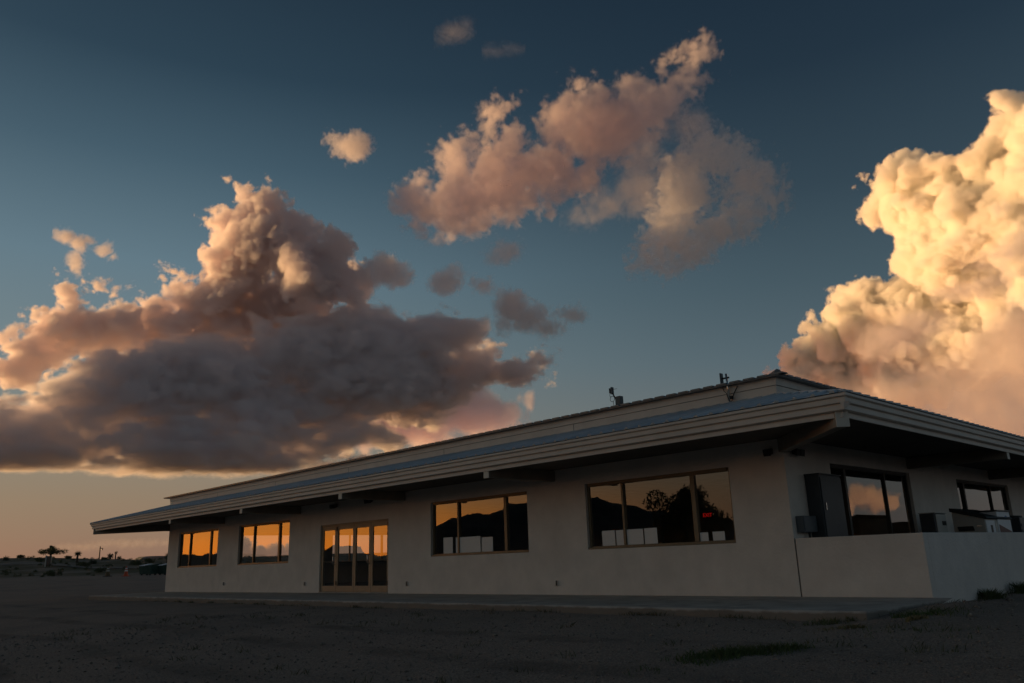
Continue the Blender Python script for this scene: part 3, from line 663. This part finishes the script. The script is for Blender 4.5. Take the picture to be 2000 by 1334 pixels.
def yucca(azd, dist, trunk, r_, label, n=90, heads=1):
    x, y, z = place(azd, dist)
    t = thing('yucca', label, 'yucca', (x, y, z-.1), random.random()*6, 'yuccas on the skyline')
    tb = MB().tube([(0, 0, 0), (.04, 0, trunk*.5), (0, .03, trunk)], [r_*.30, r_*.24, r_*.22], 8); tb.build('trunk', 'bark', t, smooth=True)
    V_ = []; F_ = []
    for q in range(n):
        th = random.random()*6.283; ph = math.asin(random.uniform(-.75, 1)); L_ = r_*random.uniform(.8, 1.1)
        d = Vector((math.cos(th)*math.cos(ph), math.sin(th)*math.cos(ph), math.sin(ph))); s_ = d.orthogonal().normalized()*r_*.045
        o_ = Vector((0, 0, trunk-.05+random.uniform(-.25, .1)*r_)); b0 = len(V_)
        V_ += [o_-s_, o_+s_, o_+d*L_*.6+s_*.9-Vector((0, 0, .04*r_)), o_+d*L_-Vector((0, 0, .18*r_)), o_+d*L_*.6-s_*.9-Vector((0, 0, .04*r_))]; F_.append(tuple(range(b0, b0+5)))
    MB().add(V_, F_).build('leaf_rosette', 'yucca', t)
yucca(74.27, 120, 1.35, .52, 'tall yucca with a thick trunk right of the spreading tree', 110)
yucca(73.42, 118, .45, .62, 'squat yucca bush between the tall yucca and the utility pole')
yucca(72.46, 140, .75, .58, 'full rounded yucca right of the utility pole', 120)
yucca(72.17, 142, 1.3, .40, 'slender bare-stemmed yucca with a small head', 50)
yucca(71.95, 140, .45, .50, 'low yucca right of the slender one')
yucca(78.0, 128, .35, .62, 'low spiky yucca at the far left edge')
yucca(69.15, 120, 1.1, .6, 'yucca half hidden by the left end of the building')
# scattered shrubs on the rise
lab = ['rounded dark shrub on the slope below the spreading tree', 'low shrub on the crest left of the spreading tree', 'grey green shrub on the crest right of the spreading tree', 'dark shrub on the slope below the tall yucca', 'bushy shrub on the slope left of the dumpsters', 'low wide shrub just behind the dirty cone', 'small shrub on the crest near the utility pole', 'shrub on the slope above the dumpsters', 'low clump at the edge of the lot far left']
for (a_, d_, s_), l_ in zip([(76.2, 122, .7), (77.3, 136, .6), (74.75, 134, .55), (73.9, 112, .7), (70.9, 116, .75), (72.9, 100, .6), (72.8, 142, .45), (70.2, 122, .7), (75.4, 92, .7)], lab):
    x, y, z = place(a_, d_); t = thing('desert_shrub', l_, 'shrub', (x, y, z), 0, 'desert shrubs on the rise')
    MB().tube([(0, 0, -.1), (.05, .03, s_*.5)], [.05, .02], 5).build('stem', 'bark', t)
    leaf_cloud('foliage', [(random.uniform(-.7, .7)*s_, random.uniform(-.7, .7)*s_, s_*.4*random.uniform(.6, 1.3)) for q in range(7)], [s_*.5]*7, 420, .1, 'scrub', t, .75, .5)
# scrub cover on the rise (uncountable)
n = 520; az_s = rng.uniform(64, 92, n); d_s = rng.uniform(88, 240, n); P = []; Rr = []
for a_, d_ in zip(az_s, d_s):
    x, y, z = place(a_, d_); s_ = random.uniform(.12, .42); P.append((x, y, z+s_*.3)); Rr.append(s_)
o = leaf_cloud('scrub', P, Rr, 26000, .09, 'scrub', None, .7, .8); tag(o, 'low desert scrub and dry grass covering the rise', 'scrub', kind='stuff')
# mesquite thicket out in front of the building (reflected in the corner window)
x, y, z = place(0, 0); vx, vy = 7.35-math.sin(math.radians(145.5))*44, 14.1+math.cos(math.radians(145.5))*44
t = thing('thicket_tree', 'bushy dark tree out on the lot in front of the building', 'tree', (vx, vy, float(terrain(vx, vy))), 0)
tb = MB(); cs_ = []; rs_ = []
for k in range(16):
    a_ = k*2.39; L_ = 2.0*random.random()**.6; hh = 2.5+2.0*random.random()*(1-.2*L_/2); e_ = (math.cos(a_)*L_, math.sin(a_)*L_*1.0, hh)
    tb.tube([(0, 0, -.1), (e_[0]*.3, e_[1]*.3, hh*.5), e_], [.09, .06, .02], 5); cs_ += [e_, (e_[0]*.7, e_[1]*.7, hh*.7)]; rs_ += [.75, .9]
tb.build('trunk', 'bark', t, smooth=True); leaf_cloud('crown', cs_, rs_, 11000, .11, 'leaf', t, .9, .6)

# grass at the walkway end and in the gravel
def blades(name, pts, h0, h1, m, lean=.35):
    n = len(pts); p = np.asarray(pts, float); h_ = rng.uniform(h0, h1, n)[:, None]; th = rng.uniform(0, 6.283, n)
    w = np.stack([np.cos(th), np.sin(th), 0*th], 1)*(.0035+.0025*rng.random(n))[:, None]
    l_ = np.stack([rng.normal(size=n)*lean, rng.normal(size=n)*lean, np.ones(n)], 1)
    v_ = np.stack([p-w, p+w, p+w*.7+l_*h_*.55, p+l_*h_*np.array([1.5, 1.5, 1]), p-w*.7+l_*h_*.55], 1).reshape(-1, 3)
    return raw(name, v_, np.arange(5*n).reshape(n, 5), m)
def patch(cx, cy, sx, sy, rot, n):
    q = rng.normal(size=(n, 2))*np.array([sx, sy]); c_, s_ = math.cos(rot), math.sin(rot)
    x = cx+q[:, 0]*c_-q[:, 1]*s_; y = cy+q[:, 0]*s_+q[:, 1]*c_
    k = (fbm(x*3, y*3, 2, 31) > .42); x = x[k]; y = y[k]
    return np.stack([x, y, terrain(x, y)-.005], 1)
pts = np.vstack([patch(2.68, -6.6, .28, .10, .9, 1500), patch(2.45, -7.3, .22, .10, 1.2, 350), patch(2.95, -6.1, .16, .06, .9, 250), patch(2.55, -3.15, .38, .10, .55, 1300), patch(3.05, -2.7, .35, .15, .9, 350), patch(3.6, -4.2, .5, .5, .6, 260)])
tag(blades('grass', pts, .02, .08, 'grass'), 'short green grass growing in the gravel by the walkway end', 'grass', kind='stuff')
pts = np.vstack([patch(2.95, -3.6, .36, .035, 1.1, 1500)])
tag(blades('dry_grass', pts, .02, .06, 'drygrass'), 'strip of dry yellow grass in the gravel below the walkway end', 'grass', kind='stuff')
def tuft(cx, cy, n, h1, label):
    q = rng.normal(size=(n, 2))*.09; p_ = np.stack([cx+q[:, 0], cy+q[:, 1], terrain(cx+q[:, 0], cy+q[:, 1])-.01], 1)
    tag(blades('grass_tuft', p_, h1*.4, h1, 'grass', .4), label, 'grass tuft', 'grass tufts at the foot of the low wall')
tuft(2.42, 2.2, 420, .22, 'tall grass tuft against the foot of the low wall'); tuft(2.5, 3.9, 420, .26, 'grass tuft at the right edge below the low wall')
wx = np.concatenate([rng.normal(c_, .12, 26) for c_ in rng.uniform(-26, 2.3, 34)]); wy = -3.24-np.abs(rng.normal(0, .05, len(wx)))
sx = np.concatenate([rng.normal(c_, .07, 16) for c_ in rng.uniform(-12, 5, 60)]); sy = np.concatenate([rng.normal(c_, .07, 16) for c_ in rng.uniform(-9.5, -3.6, 60)])
pts = np.vstack([np.stack([xx, yy, terrain(xx, yy)-.005], 1) for xx, yy in [(wx, wy), (sx, sy)]]+[patch(2.4, 1.5, .08, 1.6, 0, 500)])
tag(blades('weeds', pts, .02, .09, 'scrub'), 'sparse dry weeds along the walkway edge', 'weeds', kind='stuff')

# pebbles
n = 26000
d_ = 3.2+17*rng.random(n)**1.5; a_ = np.radians(rng.uniform(8, 86, n)); px_ = CAM.x-np.sin(a_)*d_; py_ = CAM.y+np.cos(a_)*d_
k = ~((py_ > -3.32) & (px_ < 2.75)) & ~((py_ > -.2) & (px_ < 2.4)); px_, py_, d_ = px_[k], py_[k], d_[k]; n = len(px_)
s_ = (.004+.012*rng.random(n)**3)*(1+.05*d_); s_ = np.where(rng.random(n) < .012, s_*2.6, s_); c = np.stack([px_, py_, terrain(px_, py_)+s_*.2], 1)
oc = np.array([(1, 0, 0), (0, 1, 0), (-1, 0, 0), (0, -1, 0), (0, 0, .7), (0, 0, -.6)], float)
v_ = c[:, None, :]+oc[None]*s_[:, None, None]*rng.uniform(.6, 1.25, (n, 6, 1))
f_ = np.array([(0, 1, 4), (1, 2, 4), (2, 3, 4), (3, 0, 4), (1, 0, 5), (2, 1, 5), (3, 2, 5), (0, 3, 5)])
pm = mat('pebble', (.30,.25,.21), .85, var=.45, vscale=25.)
tag(raw('gravel', v_.reshape(-1, 3), (np.arange(n)[:, None, None]*6+f_[None]).reshape(-1, 3), pm), 'loose dark gravel stones across the lot', 'gravel', kind='stuff')

# ------------------------------------------------------------------ clouds: real volumes lit by the low sun, tints also carry sunset pink and dimming
CLOUDS = {
 'tower': [(77.85,13.45,1.63,1.14,1,0.0),(76.04,15.24,1.69,1.48,1,0.0),(76.21,16.84,0.85,0.96,1,0.0),(77.33,15.1,1.1,1.15,1,0.0),(74.22,14.94,1.75,1.31,1,0.0),(72.79,16.07,1.49,1.13,1,0.0),(71.24,16.38,1.68,1.27,1,0.0),(69.92,18.2,1.06,1.08,1,0.0),(79.09,12.23,1.19,0.75,1,0.0),(68.34,16.97,1.91,1.71,1,0.0),(66.58,18.49,1.96,1.93,1,0.0),(65.81,20.11,1.84,1.73,1,-0.025),(64.18,22.68,2.0,2.07,1,-0.043),(64.2,24.4,1.26,1.1,1,-0.044),(66.84,22.43,0.97,0.96,1,-0.016),(67.21,21.2,0.65,0.68,1,-0.012),(65.19,21.55,1.78,1.73,1,-0.032),(62.69,22.09,1.56,1.96,1,-0.058),(61.16,20.43,2.06,2.12,1,-0.072),(59.66,19.97,1.74,1.78,1,-0.086),(62.5,17.88,3.4,1.77,1,0.0),(58.97,21.71,0.91,0.78,1,-0.094),(58.15,19.14,1.27,1.58,1,0.0),(65.23,16.14,3.64,1.54,1,0.0),(70.15,14.95,2.79,1.35,1,0.0)],
 'bank': [(77.59,8.74,2.96,1.4),(80.59,7.37,3.01,1.8),(74.35,10.19,3.16,2.1),(75.8,7.56,5.0,1.42),(70.82,11.37,4.58,2.67),(69.64,8.41,6.78,2.0),(66.06,12.96,4.9,2.77),(63.56,10.61,5.35,2.44),(60.94,14.56,4.48,2.49),(56.58,14.66,4.27,2.71),(57.28,12.48,5.3,2.16),(53.61,15.04,3.26,1.82),(50.96,16.12,2.19,1.03),(60.73,8.89,4.11,1.06),(64.08,7.48,4.3,0.76),(73.99,6.51,5.15,0.64),(59.37,9.96,2.78,1.42),(79.04,9.59,1.31,0.77),(68.85,6.09,6.81,0.53)],
 'arm': [(53.61,11.03,2.89,1.27),(51.38,12.46,2.55,1.46),(48.73,13.51,1.84,1.4),(47.75,14.59,0.88,0.81),(46.09,13.26,1.84,0.81),(43.8,13.8,0.96,0.59),(53.98,12.3,2.16,1.09)],
 'mid': [(53.7,25.24,0.79,0.92),(52.63,24.65,1.29,1.21),(50.85,25.2,1.8,1.5),(49.4,27.5,1.51,1.41),(48.63,26.08,2.53,1.78),(50.27,24.05,2.03,0.93),(47.36,27.82,1.8,2.04),(45.82,25.84,2.53,1.49),(45.47,29.34,1.14,1.18),(47.08,30.25,0.64,1.38),(45.99,31.69,0.49,0.68),(43.33,27.16,2.52,1.76),(41.31,30.35,1.34,1.51),(39.57,31.59,1.26,1.35),(38.72,29.47,2.47,2.06),(38.62,32.15,0.7,0.87),(36.23,30.09,2.16,1.49),(41.13,26.85,1.79,1.06),(33.89,31.35,1.85,1.06),(31.74,32.62,1.28,0.91),(30.01,33.6,0.73,0.7)],
 'arrow': [(35.35,20.48,1.21,0.72),(34.27,21.81,1.48,1.5),(33.34,23.49,1.54,1.9),(32.37,25.49,1.59,1.94),(30.69,27.69,1.09,1.36),(31.22,28.79,0.54,0.81),(28.79,26.72,1.74,1.35),(27.51,25.14,1.73,1.49),(26.32,23.63,0.99,1.02),(28.15,22.98,1.88,0.97),(30.29,22.05,1.78,1.05),(32.62,21.27,1.81,1.21),(34.08,19.81,1.06,0.43),(31.87,26.47,1.37,1.38)],
 'strip': [(35.24,27.92,1.19,1.38),(36.05,25.55,1.06,1.41),(31.75,29.21,1.23,0.88),(38.49,24.71,1.07,0.85),(40.12,24.12,0.87,0.57)],
 'puff': [(58.01,29.0,1.17,0.82),(59.2,29.43,0.61,0.34),(57.03,29.23,0.48,0.41)],
 'puff2': [(49.74,36.68,0.68,0.45),(50.51,36.23,0.41,0.26),(49.04,37.13,0.27,0.29)],
 'puff3': [(45.18,35.49,0.55,0.19),(46.67,35.43,0.48,0.13)],
 'leftwisp': [(76.96,20.87,0.34,0.19),(76.16,20.42,0.37,0.45),(76.21,19.5,0.25,0.64),(74.61,20.32,0.38,0.26),(75.67,20.75,0.29,0.19)],
 'dark1': [(56.67,20.08,0.92,0.86),(55.34,20.65,1.29,1.01),(54.57,20.13,0.86,0.72)],
 'dark2': [(50.91,19.78,1.09,0.88),(50.32,20.33,0.73,0.58),(48.01,19.38,0.73,0.44)],
 'dark3': [(45.93,17.85,1.32,1.25),(44.8,17.08,1.32,0.96),(43.3,16.28,0.95,0.59),(41.71,17.23,0.88,0.44),(46.54,16.77,0.81,0.59)],
 'dark4': [(46.17,21.89,1.02,0.65),(47.17,21.37,0.59,0.44)],
 'wisp640': [(58.62,8.36,0.49,0.21),(60.02,8.19,0.34,0.14)],
 'cb': [(9.36,23.81,1.77,1.76,1,-0.095),(10.56,24.12,1.09,1.42,1,-0.082),(11.88,23.32,1.17,1.21,1,-0.071),(10.63,21.71,2.07,1.8,1,-0.086),(12.59,21.94,1.61,1.23,1,-0.067),(14.27,22.54,1.53,1.06,1,-0.049),(17.27,22.29,2.33,1.79,1,-0.024),(18.3,21.86,1.66,1.3,1,-0.015),(15.4,21.36,1.98,1.74,1,-0.042),(16.22,20.24,1.89,1.66,1,-0.037),(13.06,19.51,2.7,2.79,1,-0.067),(15.67,18.16,2.54,2.24,1,-0.044),(17.25,17.82,1.74,1.43,1,-0.031),(11.02,18.37,2.32,3.35,1,-0.089),(15.19,15.78,2.79,2.23,1,0.0),(16.9,16.27,2.01,0.97,1,0.0),(20.7,15.93,1.41,1.27,1,0.0),(18.88,15.46,1.78,1.45,1,0.0),(17.78,14.6,2.62,2.29,1,0.0),(22.49,14.83,1.38,1.49,1,0.0),(21.08,13.44,2.45,2.21,1,0.0),(23.97,13.66,1.21,1.17,1,0.0),(23.49,12.39,1.58,1.5,1,0.0),(25.48,12.28,1.3,1.04,1,0.0),(25.9,11.63,1.5,1.18,1,0.0),(23.35,11.0,2.52,1.56,1,0.0),(12.67,14.0,3.43,3.42,1,0.0),(15.18,12.53,3.86,2.87,1,0.0),(19.54,11.21,3.27,2.31,1,0.0)],
 'veil': [(15.82,8.76,4.68,1.9),(19.94,8.6,4.74,1.64),(11.52,10.03,3.54,3.35),(11.42,6.35,4.96,1.8),(16.13,6.88,4.4,1.89)],
 'shred': [(12.34,17.26,1.11,0.5),(13.57,16.74,0.81,0.38),(11.16,17.62,0.77,0.55),(11.78,17.29,0.63,0.43)],
 'shred2': [(14.97,15.41,1.22,0.41),(13.77,15.65,0.81,0.38),(15.87,15.25,0.68,0.29)],
 'shred3': [(19.85,13.26,1.8,0.66),(17.94,13.63,1.46,0.72),(20.89,12.56,1.22,0.47)],
 'low': [(71.83,1.89,1.17,0.16),(69.76,1.88,0.78,0.13),(74.1,1.72,1.12,0.15)],
 'glow': [(115.2,1.1,0.8,0.9),(116.3,0.9,0.8,0.6),(117.6,0.85,1.2,0.5),(114.3,1.0,0.5,0.35),(119,0.8,1.0,0.35)],
 'east': [(-23.0,3.3,0.8,0.55),(-22.2,3.0,0.7,0.5),(-23.8,3.0,0.6,0.4),(-21.4,2.8,0.6,0.4)],
 'shade_bank': [(52,10.6,3,1.7),(55,10.8,3,1.8),(58,10.8,3,1.8),(61,10.7,2.6,1.6),(49,10.2,3,1.5)],
}

def cloud_mat(name, dens, aniso, tint):
    m = bpy.data.materials.new(name); m.use_nodes = True; t_ = m.node_tree; t_.nodes.clear(); n = NT(t_)
    a_ = n.n('ShaderNodeAttribute'); a_.attribute_name = 'density'
    pv = n.n('ShaderNodeVolumePrincipled'); pv.inputs['Color'].default_value = (*tint, 1); pv.inputs['Anisotropy'].default_value = aniso
    pv.inputs['Density Attribute'].default_value = ''
    n.link(n.m('MULTIPLY', a_.outputs['Fac'], dens), pv.inputs['Density'])
    o = n.n('ShaderNodeOutputMaterial'); n.link(pv.outputs[0], o.inputs['Volume']); return m
def cloud(key, dist, res, scale, edge, dens, label, A1=.4, A2=.25, A3=.18, depth=1.0, warp=.3, seed=0, aniso=.15, group=None, det=5, base=None, name='cloud', tint=(.995, .954, .956), deck=0., stretch=1.):
    """scale = lump size in degrees at this distance; A1..A3 and edge as fractions of it"""
    kd = math.radians(1)*dist; sc_ = scale*kd; A1 *= sc_; A2 *= sc_; A3 *= sc_; edge *= sc_
    bl = []
    for q in CLOUDS[key]:
        a_, e_, rx, ry = q[:4]; dp = q[4] if len(q) > 4 else 1.0; of = q[5]*dist if len(q) > 5 else 0
        if deck: of = dist*((6.5/max(e_, 3))**deck-1)   # a level deck: what stands higher is nearer
        d_ = dist+of; k_ = d_/dist; ar, er = math.radians(a_), math.radians(e_)
        c = np.array([CAM.x-math.sin(ar)*math.cos(er)*d_, CAM.y+math.cos(ar)*math.cos(er)*d_, CAM.z+math.sin(er)*d_])
        bl.append((c, np.array([rx*kd*k_, dp*depth*math.sqrt(rx*ry)*kd*k_, ry*kd*k_])))
    cen = np.mean([q[0] for q in bl], 0); yw = math.atan2(-(cen[0]-CAM.x), cen[1]-CAM.y)
    ax = np.array([math.cos(yw), math.sin(yw), 0]); ay = np.array([-math.sin(yw), math.cos(yw), 0])
    loc = [(np.array([(c-cen)@ax, (c-cen)@ay, (c-cen)[2]]), r_) for c, r_ in bl]
    pad = .55*A1+.45*A2+.4*A3
    mn = np.min([l-r_ for l, r_ in loc], 0)-pad; mx = np.max([l+r_ for l, r_ in loc], 0)+pad
    ext = mx-mn; vox = ext.max()/res
    gt = bpy.data.node_groups.new(label, 'GeometryNodeTree'); gt.interface.new_socket('Geometry', in_out='OUTPUT', socket_type='NodeSocketGeometry')
    G = NT(gt); P0 = G.n('GeometryNodeInputPosition').outputs[0]; d = None
    for l, r_ in loc:
        L_ = G.v('LENGTH', G.v('DIVIDE', G.v('SUBTRACT', P0, tuple(l)), tuple(r_)))
        e_ = G.m('MULTIPLY_ADD', L_, float(r_.min()), -float(r_.min()))
        d = e_ if d is None else G.n('ShaderNodeMath', d, e_, sc_*.15, operation='SMOOTH_MIN').outputs[0]
    ps = G.v('ADD', G.v('MULTIPLY', P0, (1/stretch, 1/stretch, 1.)) if stretch != 1 else P0, (seed*9770., seed*3130., seed*57.))
    wn = G.n('ShaderNodeTexNoise', ps, None, 1/(sc_*1.3), 3., .5)
    wv = G.v('SCALE', G.v('SUBTRACT', wn.outputs['Color'], (.5, .5, .5))); wv.node.inputs['Scale'].default_value = sc_*warp*2
    ps = G.v('ADD', ps, wv)
    def noise(s_, dt, ro): return G.n('ShaderNodeTexNoise', ps, None, 1/s_, float(dt), ro).outputs[0]
    def bil(s_, A, dt): return G.m('MULTIPLY_ADD', G.m('ABSOLUTE', G.m('MULTIPLY_ADD', noise(s_, dt, .5), 2., -1.)), -3.2*A, A*.6)
    parts = [G.m('MULTIPLY_ADD', noise(sc_*1.6, 2, .5), -2.5*A1, 1.25*A1), bil(sc_*1.1, A2, 0), bil(sc_*.42, A2*.5, 0), bil(sc_*.17, A2*.24, 1), G.m('MULTIPLY_ADD', noise(sc_*.3, det, .62), -2.5*A3, 1.25*A3)]
    for q in parts: d = G.m('ADD', d, q)
    den = G.n('ShaderNodeMapRange', d, edge, -edge, 0., 1.).outputs[0]
    if base is not None:   # flat condensation level
        zb = base*kd + CAM.z - cen[2]
        z_ = G.n('ShaderNodeSeparateXYZ', P0).outputs[2]
        den = G.m('MULTIPLY', den, G.n('ShaderNodeMapRange', G.m('ADD', z_, G.m('MULTIPLY', parts[4], .6)), zb-.03*sc_, zb+.12*sc_).outputs[0])
    vc = G.n('GeometryNodeVolumeCube', den, 0.0, tuple(mn), tuple(mx), *[max(8, int(math.ceil(q/vox))) for q in ext])
    m = cloud_mat('cloud_'+key, dens/kd, aniso, tint)
    sm = G.n('GeometryNodeSetMaterial', vc.outputs[0]); sm.inputs['Material'].default_value = m
    G.n('NodeGroupOutput', sm.outputs[0])
    me = bpy.data.volumes.new(name); ob = bpy.data.objects.new(name, me); COL.objects.link(ob); me.materials.append(m)
    ob.matrix_world = Matrix(((ax[0], ay[0], 0, cen[0]), (ax[1], ay[1], 0, cen[1]), (0, 0, 1, cen[2]), (0, 0, 0, 1)))
    md = ob.modifiers.new('cloud_density', 'NODES'); md.node_group = gt
    tag(ob, label, 'cloud', group)
    return ob
GR = 'small torn clouds drifting between the large ones'
cloud('tower', 4000, 300, 2.0, .05, 3.6, 'orange topped cumulus tower with pink shoulders at left', A1=.30, A2=.28, A3=.52, seed=15, depth=.8, det=7)
cloud('bank', 3700, 290, 2.4, .08, 2.6, 'long dark grey cloud bank low across the left of the sky', A1=.62, A2=.12, A3=.7, seed=16, depth=.8, det=7, base=6.3, stretch=2.0, tint=(.997, .978, .989))
cloud('arm', 3800, 150, 1.6, .08, 2.4, 'ragged grey cloud arm trailing right from the dark bank', A1=.45, A2=.2, A3=.7, seed=17, det=7, stretch=1.4, tint=(.99, .965, .975))
cloud('mid', 3600, 270, 2.2, .09, .9, 'large pink cloud high in the middle of the sky', A1=.40, A2=.2, A3=.62, warp=.45, seed=4, depth=.7, det=7, tint=(.985, .915, .925))
cloud('arrow', 3600, 210, 1.7, .09, 1.1, 'grey arrowhead cloud with a hole right of the pink cloud', A1=.18, A2=.12, A3=.62, warp=.5, seed=5, depth=.45, det=7, tint=(.985, .98, .985))
cloud('strip', 3600, 100, 1.8, .28, .45, 'faint pink cloud strips between the pink cloud and the grey arrowhead', A1=.4, A2=.1, A3=.5, warp=.7, seed=6, depth=.6, group=GR)
cloud('puff', 3500, 80, 1.0, .2, 1.1, 'lone small pink puff left of the large pink cloud', A1=.4, A2=.15, A3=.6, seed=7, group=GR)
cloud('puff2', 3500, 80, 1.0, .35, .12, 'faint wisp near the top middle of the sky', A1=.4, A2=.1, A3=.6, warp=.8, seed=8, group=GR)
cloud('puff3', 3500, 60, .8, .35, .12, 'tiny faint wisp just right of the top wisp', A1=.3, A2=.1, A3=.5, warp=.8, seed=9, group=GR)
cloud('leftwisp', 3600, 100, 1.0, .2, 1.8, 'thin peach wisp above the left end of the cloud bank', A1=.3, A2=.15, A3=.5, warp=.8, seed=10, group=GR)
cloud('dark1', 3727, 110, 1.1, .12, 1.3, 'ragged dark cloud scrap right of the orange tower', A1=.4, A2=.15, A3=.65, warp=.6, seed=11, group=GR, tint=(.97, .945, .955))
cloud('dark2', 3617, 100, 1.1, .16, 1.0, 'pair of dim scraps below the pink cloud', A1=.4, A2=.15, A3=.75, warp=.6, seed=12, group=GR, tint=(.97, .945, .955))
cloud('dark3', 3500, 120, 1.2, .12, 1.1, 'dark scrap cloud above the ragged arm', A1=.4, A2=.15, A3=.7, warp=.6, seed=13, group=GR, tint=(.97, .945, .955))
cloud('dark4', 3500, 70, 1.1, .2, .7, 'faint dim scrap under the middle of the pink cloud', A1=.4, A2=.1, A3=.6, warp=.6, seed=14, group=GR)
cloud('wisp640', 3900, 40, .7, .3, 1.6, 'tiny grey wisp just under the dark bank', A1=.3, A2=.1, A3=.5, warp=.6, seed=15, group=GR)
cloud('cb', 9000, 320, 2.1, .045, 4.5, 'towering golden thunderhead rising at the right edge', A1=.36, A2=.27, A3=.24, seed=16, depth=1.0, warp=.25, name='thunderhead', tint=(1, .994, .965), aniso=0., det=6)
cloud('veil', 7600, 110, 3.0, .3, .6, 'soft cloud base below the golden thunderhead, shade put into its colour', A1=.4, A2=.1, A3=.3, seed=17, warp=.6, depth=.6, tint=(.93, .885, .875))  # darker tint stands in for shade on the thunderhead's base
cloud('shred', 7000, 60, 1.5, .25, 1.3, 'dark shred crossing the thunderhead at the right edge', A1=.3, A2=.1, A3=.5, warp=.7, seed=18, group=GR, depth=.6)
cloud('shred2', 7000, 56, 1.3, .25, 1.3, 'dark shred across the middle of the thunderhead', A1=.3, A2=.1, A3=.5, warp=.7, seed=19, group=GR, depth=.6)
cloud('shred3', 7000, 64, 1.8, .25, 1.0, 'long dim shred low across the thunderhead', A1=.3, A2=.1, A3=.5, warp=.7, seed=20, group=GR, depth=.6)
cloud('low', 6000, 90, .6, .25, .25, 'thin violet cloud streak low over the desert skyline', A1=.3, A2=.1, A3=.5, warp=.5, seed=21, group=GR)
cloud('shade_bank', 9900, 90, 3.0, .15, 3.0, 'unseen cloud bank added to shade the thunderhead base', A1=.4, A2=.2, A3=.3, seed=24, depth=.5)  # hidden bank, added only to cast shade on the thunderhead's base
cloud('glow', 9000, 80, 1.0, .1, 6.0, 'rounded dark cloud in front of the sunset, seen in the windows', A1=.2, A2=.2, A3=.12, seed=22)
cloud('east', 9000, 60, 1.0, .2, 4.0, 'pink cloud low in the east, seen in the side window', A1=.3, A2=.2, A3=.3, seed=23)
